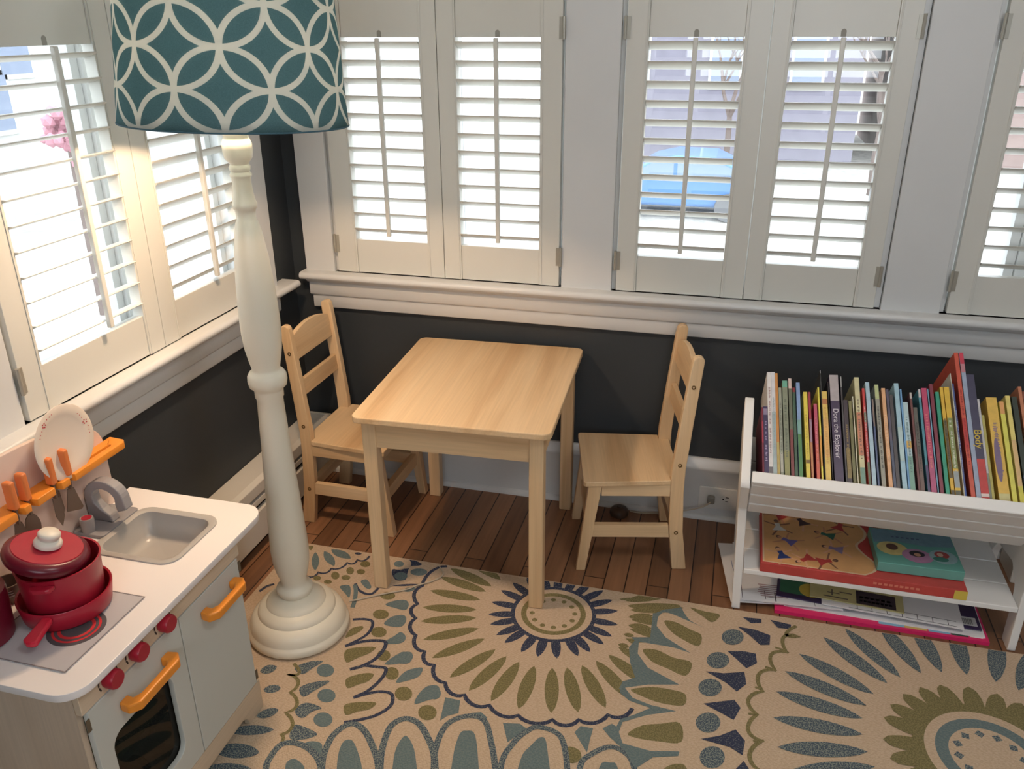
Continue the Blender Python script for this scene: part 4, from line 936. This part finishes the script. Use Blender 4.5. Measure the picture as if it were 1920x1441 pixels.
def tinted(c, k=.75): return tuple(int(v*k) for v in c)
def plain(c):
    c = tuple(int(255*(v/255)**.80) for v in c)
    return mat('book_%02x%02x%02x' % c, c, .4, noise=.12, nscale=60)
PAGES = mat('book_pages', (226, 219, 203), .8, noise=.1, nscale=300, stretch=(1, .05, .05))
LEAN = .085
def S_to_x(px, py):
    """where a photograph point meets the plane of the spines: (x, s)"""
    v = pray(px, py); n_ = np.array([0, tv.y, tv.z]); P0 = np.array([0, OY+tv.y*.012, OZ+tv.z*.012])
    t = ((P0-np.array(CAM))@n_)/(v@n_); P = np.array(CAM)+t*v; return P[0], float((P-P0)@np.array([0, sv.y, sv.z]))
c5 = lambda x: 1400+x/4.968
c6 = lambda x: 1660+x/4.969
Y5 = lambda y: 650+y/4.968
# (x left, x right, y top [crop units], crop, main colour, bands [(from, to, colour)], title colour, label)
R5, R6 = 5, 6
BK_ = [
 (84, 104, 562, 5, (120, 24, 44), [(.5, .8, (180, 40, 60))], None, 'thin crimson book against the left end panel of the rack'),
 (106, 156, 556, 5, (50, 38, 76), [(.88, .97, (150, 130, 160))], (170, 150, 190), 'short deep purple book with pale title, second from the left end of the rack'),
 (160, 204, 240, 5, (226, 222, 220), [(0, .12, (96, 92, 96))], (150, 110, 110), 'tall white book, the left one of the white pair near the left end'),
 (207, 250, 240, 5, (218, 218, 222), [(0, .62, (160, 182, 184))], (140, 160, 166), 'tall white book fading to pale teal, the right one of the white pair'),
 (258, 290, 250, 5, (196, 122, 52), [(0, .35, (182, 160, 84))], None, 'tall orange-brown book right after the white pair'),
 (292, 325, 385, 5, (140, 146, 128), [(.1, .3, (176, 176, 160))], (96, 100, 90), 'grey-green speckled book between the orange-brown and the sage one'),
 (327, 379, 320, 5, (122, 130, 106), [(.93, 1, (92, 162, 136)), (0, .3, (140, 138, 84))], (86, 96, 80), 'thick sage green book with a jade top edge'),
 (383, 418, 300, 5, (88, 92, 74), [(.90, 1, (214, 188, 180)), (0, .5, (112, 44, 46))], None, 'olive and dark red book with a pale pink top'),
 (421, 452, 385, 5, (48, 78, 58), [(.95, 1, (120, 26, 36))], None, 'dark green book left of the blue and green one'),
 (455, 495, 338, 5, (120, 152, 204), [(0, .48, (64, 122, 62)), (.48, .62, (108, 160, 150))], None, 'blue book turning green at the bottom'),
 (523, 565, 425, 5, (232, 208, 66), [(.22, .26, (120, 90, 40))], (196, 160, 50), 'bright yellow book with one dark dot, left of the red edge'),
 (568, 595, 425, 5, (150, 38, 50), [(.0, .45, (190, 120, 72)), (.45, .7, (150, 120, 140))], None, 'dark red book turning orange-brown at the foot'),
 (620, 655, 535, 5, (190, 66, 92), [(0, .5, (214, 86, 60))], (226, 130, 130), 'short pink-red book between two yellow ones'),
 (656, 676, 380, 5, (234, 220, 70), [(.2, .5, (236, 150, 56))], None, 'very thin yellow book with an orange foot'),
 (678, 690, 220, 5, (52, 52, 52), [(.97, 1, (190, 190, 190))], None, 'thin black book, the tallest of the left half'),
 (692, 748, 420, 5, (236, 196, 88), [(0, .06, (120, 118, 118)), (.86, .92, (186, 110, 60)), (.3, .7, (238, 178, 92))], (214, 150, 70), 'wide warm yellow book beside the thick purple one'),
 (750, 762, 330, 5, (46, 40, 44), [], None, 'thin black book squeezed left of the thick purple one'),
 (765, 852, 270, 5, (52, 38, 66), [(.76, 1, (176, 164, 166)), (.77, .98, (176, 164, 166))], 'Dora the Explorer', 'thick dark purple book with white lettering and a grey top label'),
 (865, 884, 280, 5, (60, 58, 60), [(.9, 1, (150, 150, 148))], None, 'thin charcoal book right of the thick purple one'),
 (895, 940, 500, 5, (48, 38, 46), [(.12, .45, (120, 100, 50))], (150, 120, 60), 'short black book with gold marks near the foot'),
 (944, 977, 510, 5, (118, 112, 66), [(0, .8, (100, 98, 56))], None, 'short olive book left of the cream and coral one'),
 (980, 994, 465, 5, (222, 218, 186), [], None, 'thin ivory book beside the olive one'),
 (996, 1046, 290, 5, (214, 204, 152), [(.3, .68, (206, 120, 88)), (0, .2, (100, 140, 122))], (96, 70, 60), 'cream book with coral lettering and a teal foot'),
 (1070, 1098, 390, 5, (200, 48, 48), [(0, .28, (78, 96, 66)), (.66, .76, (78, 96, 66))], (232, 190, 190), 'red book with white dots and green bands'),
 (1100, 1142, 335, 5, (168, 200, 218), [], None, 'plain light blue book right of the red dotted one'),
 (1160, 1182, 490, 5, (62, 76, 116), [(.7, 1, (120, 100, 90))], None, 'thin navy book behind the light blue one'),
 (1185, 1228, 358, 5, (148, 146, 130), [(.86, 1, (188, 198, 132))], (70, 68, 66), 'grey book with black lettering and a lime top'),
 (1250, 1290, 390, 5, (232, 168, 116), [], (240, 196, 150), 'peach orange book near the middle of the rack'),
 (1292, 1322, 400, 5, (72, 66, 86), [(0, .5, (62, 70, 92))], None, 'slate violet book right of the peach one'),
 (1324, 1362, 450, 5, (60, 56, 58), [], None, 'short charcoal book left of the pair of blue ones'),
 (75, 122, 345, 6, (156, 198, 216), [(.3, .6, (180, 210, 210))], None, 'tall pale aqua book, left one of the blue pair in the middle'),
 (130, 152, 398, 6, (96, 152, 206), [], None, 'sky blue book, right one of the blue pair in the middle'),
 (154, 208, 520, 6, (176, 206, 212), [(.5, .58, (222, 168, 70)), (0, .42, (110, 160, 140))], (88, 120, 120), 'pale blue and green patterned book with a small orange patch'),
 (220, 246, 430, 6, (96, 50, 48), [(.94, 1, (200, 190, 180))], None, 'thin dark brown book in the middle of the rack'),
 (256, 298, 570, 6, (80, 78, 70), [(0, .45, (96, 72, 64))], (40, 36, 34), 'short grey-brown book with dark lettering'),
 (300, 328, 400, 6, (62, 130, 148), [(.92, 1, (222, 206, 206)), (0, .3, (64, 48, 90))], None, 'thin teal book with a white corner'),
 (330, 384, 390, 6, (190, 56, 92), [(.0, .35, (176, 70, 110))], (224, 120, 110), 'raspberry book with speckled coral lettering'),
 (386, 402, 395, 6, (110, 166, 196), [], None, 'thin light blue book right of the raspberry one'),
 (404, 442, 352, 6, (118, 40, 56), [], None, 'maroon book left of the green one'),
 (460, 500, 425, 6, (38, 146, 112), [], None, 'emerald green book between the maroon and the yellow spiral book'),
 (502, 538, 380, 6, (230, 176, 48), [(.2, .7, (86, 74, 44)), (.0, .1, (70, 64, 50))], (40, 40, 30), 'yellow book with a black spiral edge'),
 (540, 594, 380, 6, (232, 182, 52), [(.28, .72, (120, 134, 74)), (.12, .26, (150, 160, 160)), (0, .1, (84, 84, 66))], (222, 222, 200), 'yellow book with a green patterned middle'),
 (598, 611, 250, 6, (218, 214, 196), [], None, 'thin white book left of the tall red one'),
 (613, 634, 345, 6, (60, 76, 136), [(.0, .14, (40, 70, 150))], (200, 205, 220), 'royal blue book with white lettering, left of the tall red one'),
 (636, 680, 60, 6, (206, 74, 54), [(.35, .55, (190, 48, 46))], (150, 28, 32), 'tall orange-red book rising above all the others'),
 (682, 728, 60, 6, (150, 164, 190), [(.92, 1, (206, 50, 72)), (.86, .92, (196, 120, 130))], None, 'tall pale blue book with a red top next to the tall orange-red one'),
 (748, 832, 265, 6, (56, 54, 78), [(0, .34, (196, 52, 50)), (.06, .085, (226, 206, 200))], 'Body', 'thick navy book with yellow lettering and a red foot'),
 (850, 878, 490, 6, (190, 188, 190), [(0, .3, (120, 120, 106))], None, 'short light grey book beside the thick navy one'),
 (890, 922, 640, 6, (176, 164, 80), [], None, 'short olive yellow book left of the big amber one'),
 (934, 1038, 480, 6, (236, 184, 74), [(0, .12, (206, 196, 130))], (120, 96, 128), 'thick amber book with a violet blot'),
 (1055, 1104, 515, 6, (228, 220, 84), [(.88, 1, (236, 160, 90))], None, 'lemon yellow book with an orange top'),
 (1112, 1160, 460, 6, (234, 214, 110), [(.2, .6, (228, 184, 120)), (0, .2, (216, 206, 72))], None, 'pale yellow book with a pinkish middle'),
 (1172, 1226, 470, 6, (44, 52, 46), [(0, .3, (46, 58, 84)), (.02, .14, (206, 206, 206))], None, 'black-green book with a small white label at the foot'),
 (1230, 1268, 375, 6, (190, 112, 80), [], None, 'terracotta book near the right end'),
 (1272, 1300, 420, 6, (120, 60, 44), [], None, 'brown book, rightmost one visible in the rack'),
]
prev = -9
TXW = mat('spine_white_print', (222, 216, 224), .5); TXY = mat('spine_yellow_print', (224, 196, 70), .5)
rnd = random.Random(3)
for i, (xl, xr, yt, cr_, col, bands, title, lab) in enumerate(BK_):
    cc = c5 if cr_ == 5 else c6
    pxl, pxr, py = cc(xl), cc(xr), Y5(yt)
    (wl, st), (wr, _) = S_to_x(pxl, py), S_to_x(pxr, py)
    ln_ = st/math.cos(LEAN)
    xb0, xb1 = wl+LEAN*st+.001, wr+LEAN*st-.0004
    if i == 0: xb0 = max(xb0, XT+.026); xb1 = xb0+.004
    th = xb1-xb0
    if xb0 < prev+.0004: xb0 = prev+.0004; xb1 = xb0+max(.0032, th*.93)
    prev = xb1; th = xb1-xb0
    dp = rnd.uniform(.165, .205); t0_ = .012
    r_ = TF(xb0) @ Matrix.Rotation(-LEAN, 4, 'Y') @ Matrix.Translation((0, t0_, .0012+LEAN*th*1.0))
    # build in local coords: x thickness, y depth, z height; then stand it in the trough
    bk = thing('book', lab, 'book', r_.translation, 'picture books standing in the top trough')
    def Bk(x0, x1, y0, y1, z0, z1):
        bm = bmesh.new(); box(bm, x0, x1, y0, y1, z0, z1, r_); return bm
    cv = .0009 if th < .006 else .0016
    bm = bmesh.new()
    box(bm, 0, cv, .0, dp, 0, ln_, r_); box(bm, th-cv, th, .0, dp, 0, ln_, r_); box(bm, cv, th-cv, 0, cv, 0, ln_, r_)
    co = obj('cover', bm, plain(col), bk)
    if th-2*cv > .0006: obj('pages', Bk(cv+.0002, th-cv-.0002, cv+.0003, dp-.003, .003, ln_-.003), PAGES, bk)
    for (a, b, bc) in bands:
        e = .00012+.00002*bands.index((a, b, bc))
        obj('spine_band', Bk(.0002, th-.0002, -e-.00015, -e+.0001, ln_*a+.0002, ln_*b-.0002), plain(bc), co)
    if isinstance(title, tuple):            # unreadable lettering: a broken row of strokes
        bm = bmesh.new(); z_ = ln_*rnd.uniform(.22, .3); zend = ln_*rnd.uniform(.7, .85)
        while z_ < zend:
            hgt = rnd.uniform(.0018, .0042)
            if rnd.random() < .84: box(bm, th*rnd.uniform(.25, .38), th*rnd.uniform(.6, .75), -.0006, -.0004, z_, z_+hgt*.55, r_)
            z_ += hgt
        obj('title', bm, plain(title), co)
    elif title:
        sz = .0165 if title.startswith('Dora') else .022
        bm = text_bm(title, sz)
        zc, tm = (.47, TXW) if title.startswith('Dora') else (.49, TXY)
        Mt = r_ @ Matrix(((0, 1, 0, th/2), (0, 0, -1, -.0007), (-1, 0, 0, ln_*zc), (0, 0, 0, 1)))
        for v in bm.verts: v.co = Mt @ v.co
        obj('title', bm, tm, co)
    if 'violet blot' in lab:
        bm = bmesh.new(); prism(bm, [(th*.38+th*.3*math.cos(t), ln_*.42+ln_*.2*math.sin(t)) for t in np.linspace(0, 2*PI, 20, endpoint=False)], -.0009, -.0007, 'y', r_); obj('blot', bm, plain((112, 92, 124)), co)

# ---------------------------------------------------------------- books lying on the lower shelf
ZB = .1265
b1 = thing('activity_book', 'large red book with an orange wavy picture cover, lying flat on the lower shelf', 'book', (1.70, -.30, ZB))
RB = mat('red_cover', (204, 78, 72), .4, noise=.15, nscale=25)
obj('back_cover', bx(1.455, 1.928, -.434, -.170, ZB, ZB+.003), RB, b1, bevel=.001)
obj('pages', bx(1.459, 1.925, -.430, -.173, ZB+.0032, ZB+.0225), PAGES, b1)
obj('front_cover', bx(1.455, 1.928, -.434, -.170, ZB+.0227, ZB+.0257), RB, b1, bevel=.001)
obj('spine', bx(1.455, 1.928, -.4375, -.4345, ZB, ZB+.0257), RB, b1, bevel=.001)
obj('corner_patch', bx(1.900, 1.9285, -.4382, -.4376, ZB+.001, ZB+.025), mat('yellow_patch', (222, 196, 84), .5), b1)
obj('spine_title', bxs(*[(1.72+.012*i, 1.728+.012*i, -.4380, -.4376, ZB+.010, ZB+.016) for i in range(9)]), mat('spine_peach_print', (224, 130, 110), .5), b1)
wave = [(1.460, -.430)]+smooth_pts([(1.694, -.430), (1.722, -.405), (1.726, -.372), (1.702, -.335), (1.690, -.300), (1.712, -.262), (1.716, -.225), (1.690, -.175)], False, 5)+[(1.460, -.175)]
zc0 = ZB+.0258
ow = [(x+.007 if 1.60 < x else x, y) for x, y in wave]
bm = bmesh.new(); prism(bm, ow, zc0, zc0+.0004, 'z'); obj('wave_border', bm, mat('cream_wave', (226, 196, 160), .5), b1)
bm = bmesh.new(); prism(bm, [(max(x, 1.464), min(max(y, -.426), -.178)) for x, y in wave], zc0+.0004, zc0+.0010, 'z'); art = obj('orange_art', bm, mat('orange_cover_art', (226, 172, 116), .4, noise=.12, nscale=20), b1)
# little dancing people on the cover: head, body, limbs as flat print
SK = [(222, 160, 120), (120, 76, 56), (196, 128, 92)]
CL = [(92, 84, 150), (44, 92, 72), (40, 54, 110), (178, 52, 48), (226, 222, 214), (130, 110, 150), (60, 40, 40)]
figs = [(1.505, -.385, 2, 20), (1.615, -.392, 3, -70), (1.520, -.320, 0, 60), (1.635, -.330, 5, 80), (1.500, -.255, 4, 10), (1.620, -.268, 1, 75), (1.560, -.215, 6, 30), (1.66, -.215, 3, -20), (1.500, -.200, 3, 45), (1.562, -.398, 3, 130)]
for j, (fx, fy, cc_, an) in enumerate(figs):
    a = math.radians(an); R2 = lambda u, v: (fx+1.15*(u*math.cos(a)-v*math.sin(a)), fy+1.15*(u*math.sin(a)+v*math.cos(a)))
    E2 = lambda u, v, ru, rv, n_=12: [R2(u+ru*math.cos(t), v+rv*math.sin(t)) for t in np.linspace(0, 2*PI, n_, endpoint=False)]
    bm = bmesh.new(); FZ = [0]
    def flat(pts, mi):
        f = bm.faces.new([bm.verts.new((x, y, zc0+.0012+FZ[0])) for x, y in pts]); FZ[0] += .00002; f.material_index = mi
    for pts_ in ([(-.003, -.012), (-.022, -.040), (-.018, -.042), (.001, -.014)], [(.003, -.012), (.026, -.032), (.028, -.028), (.004, -.008)], [(-.006, .006), (-.028, .020), (-.029, .016), (-.006, .001)], [(.006, .006), (.030, .012), (.029, .008), (.006, .001)]):
        flat([R2(*p) for p in pts_], 0)
    flat([R2(*p) for p in [(-.006, .010), (.006, .010), (.005, -.002), (.016, -.020), (-.016, -.020), (-.005, -.002)]], 1)
    flat(E2(0, .019, .0055, .0065), 2); flat(E2(0, .017, .0042, .0048), 0)
    obj('printed_dancer', bm, [plain(SK[j % 3]), plain(CL[cc_]), plain((60, 40, 36))], art)
# teal box-book on top
Z2 = ZB+.0275
b2 = thing('teal_book', 'thick teal book with three coloured ovals on its cover, on top of the red book', 'book', (1.83, -.32, Z2))
TEAL = mat('teal_cover', (112, 176, 162), .4, noise=.06, nscale=20)
tr_ = Matrix.Translation((1.825, -.322, 0)) @ Matrix.Rotation(math.radians(1.5), 4, 'Z')
bm = bmesh.new(); box(bm, -.098, .098, -.080, .078, Z2, Z2+.026, tr_); bb = obj('cover', bm, TEAL, b2, bevel=.0015)
bm = bmesh.new(); box(bm, -.095, .0985, -.076, .0784, Z2+.004, Z2+.022, tr_); obj('pages', bm, PAGES, b2)
zt_ = Z2+.0262
def ov(cx_, cy_, rx_, ry_, c_, dz, nm='oval'):
    bm = bmesh.new(); prism(bm, [(cx_+rx_*math.cos(t), cy_+ry_*math.sin(t)) for t in np.linspace(0, 2*PI, 28, endpoint=False)], zt_+dz, zt_+dz+.0002, 'z', tr_); obj(nm, bm, plain(c_), bb)
bm = bmesh.new(); prism(bm, [(-.095, .010), (-.04, .022), (.03, .014), (.095, .026), (.095, .074), (-.095, .074)], zt_-.0001, zt_+.0001, 'z', tr_); obj('blue_wash', bm, plain((104, 140, 156)), bb)
ov(-.055, -.012, .036, .030, (224, 200, 120), .0002); ov(.000, -.034, .036, .030, (186, 130, 168), .0004); ov(.060, -.026, .032, .030, (150, 186, 190), .0006)
ov(-.055, -.006, .014, .014, (92, 60, 50), .0008, 'round_patch'); ov(.000, -.026, .018, .013, (42, 38, 44), .0010, 'round_patch'); ov(.058, -.018, .017, .015, (168, 62, 60), .0010, 'round_patch'); ov(.052, -.038, .018, .010, (56, 120, 104), .0011, 'round_patch')
ov(.000, -.030, .008, .007, (206, 150, 116), .0013, 'round_patch'); ov(.054, -.018, .007, .008, (226, 184, 156), .0013, 'round_patch')
for k_ in range(6):
    bm = bmesh.new(); box(bm, -.050+k_*.012, -.043+k_*.012, .040, .046, zt_+.0002, zt_+.0003, tr_); obj('cover_lettering', bm, plain((70, 84, 110)), bb)

# ---------------------------------------------------------------- paper pile under the rack
zp = [.0006]
def sheet(name, label, cat, cx_, cy_, w_, d_, rot, th, m_, grp='papers and magazines under the rack'):
    M_ = Matrix.Translation((cx_, cy_, zp[0])) @ Matrix.Rotation(math.radians(rot), 4, 'Z')
    bm = bmesh.new(); box(bm, -w_/2, w_/2, -d_/2, d_/2, 0, th, M_)
    o = obj(name, bm, m_); tag(o, label, cat, grp); zp[0] += th+.0004
    return o, M_, th
def deco(par, M_, th, boxes, colr, nm):
    bm = bmesh.new()
    for x0_, x1_, y0_, y1_ in boxes: box(bm, x0_, x1_, y0_, y1_, th+.00005, th+.0002, M_)
    return obj(nm, bm, plain(colr), par)
PK = mat('hot_pink_cover', (226, 46, 110), .4)
o, M_, th = sheet('picture_pad', 'hot pink edged flat book at the bottom of the paper pile under the rack', 'book', 1.755, -.312, .50, .235, 0, .010, PK)
deco(o, M_, th, [(.0, .06, -.109, -.02), (.115, .165, -.109, -.02)], (120, 170, 206), 'blue_print'); deco(o, M_, th, [(.06, .112, -.109, -.02)], (214, 176, 90), 'amber_print'); deco(o, M_, th, [(.166, .205, -.109, -.02)], (34, 64, 52), 'green_print')
deco(o, M_, th, [(.208, .238, -.106, -.085)], (228, 228, 226), 'label')
o, M_, th = sheet('paper_sheet', 'wide white sheet with a slanted corner, just above the pink book in the pile', 'paper', 1.765, -.292, .47, .240, -1, .002, WHITEP)
o, M_, th = sheet('paper_sheet', 'white sheets sticking out to the left of the rack with a thin blue line', 'paper', 1.515, -.275, .285, .265, 9, .003, WHITEP)
deco(o, M_, th, [(-.118, -.1165, -.120, .05)], (58, 92, 150), 'pen_line')
PU = mat('dark_purple_cover', (58, 44, 82), .4)
o, M_, th = sheet('magazine', 'dark purple magazine with a white barcode label at the right end of the pile', 'magazine', 1.888, -.272, .215, .245, -1, .003, PU)
deco(o, M_, th, [(.062, .100, -.112, -.078)], (222, 222, 222), 'label')
deco(o, M_, th, [(.068+.004*j, .070+.004*j, -.107, -.084) for j in range(6)], (70, 70, 70), 'bars')
o, M_, th = sheet('paper_sheet', 'topmost white drawing at the left with brown and mauve scribbles', 'paper', 1.532, -.282, .26, .262, 4, .002, WHITEP)
SC = [(.0, .075, -.06-.008*j, -.057-.008*j) for j in range(7)]
deco(o, M_, th, [(x0_-.07+rnd.uniform(-.01, .01), x1_-.07+rnd.uniform(-.01, .01), a_, b_) for x0_, x1_, a_, b_ in SC], (140, 100, 110), 'scribble'); deco(o, M_, th, [(-.06, -.058, -.12, -.085), (-.035, -.032, -.126, -.088), (-.06, -.03, -.112, -.110), (.062, .0632, -.128, .1), (-.118, -.1165, -.125, .1)], (70, 58, 60), 'ink_lines')
o, M_, th = sheet('magazine', 'purple and green picture magazine with a yellow circle, left middle of the pile', 'magazine', 1.612, -.262, .19, .26, -4, .003, PU)
deco(o, M_, th, [(-.088, .0, -.112, .1)], (38, 92, 66), 'green_field')
bm = bmesh.new(); prism(bm, [(-.010+.030*math.cos(t), -.085+.030*math.sin(t)) for t in np.linspace(0, 2*PI, 24, endpoint=False)], th+.0003, th+.0004, 'z', M_); obj('yellow_circle', bm, plain((206, 176, 66)), o)
o, M_, th = sheet('paper_sheet', 'white comic page with thin black panel lines in the middle of the pile', 'paper', 1.790, -.282, .330, .25, -3, .002, WHITEP)
deco(o, M_, th, [(-.10, .15, -.120, -.1185), (-.10, .15, -.100, -.0985)]+[(-.08+.035*j, -.0785+.035*j, -.120, -.100) for j in range(7)], (60, 60, 66), 'panel_lines')
o, M_, th = sheet('magazine', 'pale yellow magazine with a black block of lettering on top of the pile', 'magazine', 1.712, -.258, .225, .25, -4, .003, mat('straw_cover', (206, 196, 140), .5, noise=.1, nscale=30))
deco(o, M_, th, [(.000, .094, -.121, -.065)], (42, 34, 44), 'black_block')
deco(o, M_, th, [(.008+.013*j, .017+.013*j, -.095, -.087) for j in range(6)]+[(.008+.010*j, .015+.010*j, -.110, -.102) for j in range(8)], (200, 196, 200), 'lettering')
deco(o, M_, th, [(-.08, -.02, -.114, -.110), (-.06, -.057, -.106, -.080), (-.04, -.01, -.088, -.084), (-.07, -.04, -.096, -.093)], (70, 60, 60), 'drawing')

# ---------------------------------------------------------------- outside
GZ = -2.75
struct('ground', bx(-40, 40, .125, 60, GZ-.2, GZ), SNOW)
g2 = struct('ground_side', bx(-40, -.125, -30, .125, GZ-.2, GZ), mat('side_yard', (122, 116, 104), .9, noise=.3, nscale=3.5, dark=(92, 88, 82)))
car = thing('parked_car', 'blue car parked in the street, seen through the louvres above the right chair', 'car', (.5, 17.8, GZ))
BLU = mat('car_blue', (84, 124, 176), .3, coat=.5)
CX_ = -.45
prof = [(-.62, .28), (-.66, .58), (-.55, .78), (.30, .92), (.95, 1.28), (1.45, 1.40), (2.35, 1.38), (2.95, 1.12), (3.35, .98), (3.45, .62), (3.40, .28)]
bm = bmesh.new(); prism(bm, [(CX_-1.1+u, GZ+v) for u, v in prof], 17.0, 18.6, 'y'); obj('body', bm, BLU, car, bevel=.09, seg=4)
for pl2 in ([(.50, .95), (1.0, 1.25), (1.45, 1.33), (1.45, .97)], [(1.53, .97), (1.53, 1.33), (2.3, 1.32), (2.80, 1.12), (2.95, 1.0)]):
    bm = bmesh.new(); prism(bm, [(CX_-1.1+u, GZ+v) for u, v in pl2], 16.985, 16.999, 'y'); obj('side_window', bm, mat('car_glass', (130, 146, 160), .1), car)
for wx in (.1, 2.70):
    bm = bmesh.new(); lathe(bm, [(.001, -.1), (.20, -.1), (.30, -.09), (.31, .0), (.30, .1), (.001, .1)], n=28, mtx=Matrix.Translation((CX_-1.1+wx, 16.97, GZ+.31)) @ Matrix.Rotation(PI/2, 4, 'X')); obj('wheel', bm, mat('tyre', (110, 110, 112), .7), car, smooth=True)
def house(name, label, x0, x1, y0, y1, h, c_, wins, face):
    r = thing(name, label, 'building', ((x0+x1)/2, (y0+y1)/2, GZ), 'houses outside')
    obj('walls', bx(x0, x1, y0, y1, GZ, h), mat(name+'_siding_%d' % int(x0), c_, .8, noise=.1, nscale=2), r)
    for a, z0, z1 in wins:
        if face == 'y': f = bx(a-.5, a+.5, y0-.04, y0-.001, z0, z1); p = bx(a-.42, a+.42, y0-.06, y0-.041, z0+.1, z1-.1)
        else: f = bx(x1+.001, x1+.04, a-.5, a+.5, z0, z1); p = bx(x1+.041, x1+.06, a-.42, a+.42, z0+.1, z1-.1)
        fo = obj('window', f, TRIM, r); obj('pane', p, mat('far_glass', (130, 140, 158), .2), fo)
    bm = bmesh.new()
    if face == 'y': prism(bm, [(y0-.4, h), (y1+.4, h), ((y0+y1)/2, h+2)], x0-.3, x1+.3, 'x')
    else: prism(bm, [(x0-.4, h), (x1+.4, h), ((x0+x1)/2, h+2)], y0-.3, y1+.3, 'y')
    obj('roof', bm, mat('far_roof', (110, 104, 104), .8), r)
house('grey_house', 'grey-violet clapboard house across the street behind the back windows', -4.5, 4.6, 26, 34, 4.2, (134, 130, 142), [(-2.2, -.6, 1.2), (.6, -.6, 1.2), (3.0, -.6, 1.2)], 'y')
house('brown_house', 'brownish brick house across the street, right of the grey one', 5.6, 14, 26, 34, 4.6, (152, 132, 126), [(7.0, -.6, 1.2), (9.5, -.6, 1.2)], 'y')
house('white_house', 'white house with grey windows beyond the left windows', -20, -14, 6, 26, 3.4, (186, 186, 182), [(9.5, -.8, .5), (12.9, -.8, .5), (13.7, .3, 1.3)], 'x')
def bare_tree(x, y, seed, label):
    rr = random.Random(seed); bm = bmesh.new()
    def br(p, d, l, r, n_):
        q = p+d*l; tube(bm, [p, (p+q)/2+Vector((rr.uniform(-.04, .04), rr.uniform(-.04, .04), 0))*l, q], [r, r*.85, r*.7], 5)
        if n_ == 0: return
        for k_ in range(3 if n_ > 2 else 2):
            d2 = (d+Vector((rr.uniform(-.7, .7), rr.uniform(-.7, .7), rr.uniform(-.1, .5)))).normalized(); br(p+d*l*rr.uniform(.6, 1), d2, l*.72, r*.6, n_-1)
    br(Vector((x, y, GZ)), Vector((0, 0, 1)), 1.9, .10, 5)
    tag(obj('bare_tree', bm, mat('bark', (112, 98, 92), .9)), label, 'tree', 'bare trees outside')
bare_tree(4.6, 21.0, 4, 'bare tree across the street, right of the blue car')
bare_tree(.9, 22.5, 5, 'bare tree across the street, behind the blue car')
bm = bmesh.new(); rr = random.Random(2)
for i in range(60):
    bmesh.ops.create_icosphere(bm, subdivisions=1, radius=rr.uniform(.05, .11), matrix=Matrix.Translation((-8.0+rr.gauss(0, .16), 8.1+rr.gauss(0, .16), -.06+rr.gauss(0, .12))))
bl_ = tag(obj('blossom_tree', bm, mat('pink_blossom', (178, 126, 138), .8)), 'small pink flowering tree far outside the left window', 'tree')
bm = bmesh.new(); tube(bm, [(-8, 8.1, GZ), (-8.02, 8.12, -1.5), (-8, 8.1, -.05)], [.06, .045, .03], 8); obj('trunk', bm, mat('bark', (112, 98, 92), .9), bl_)
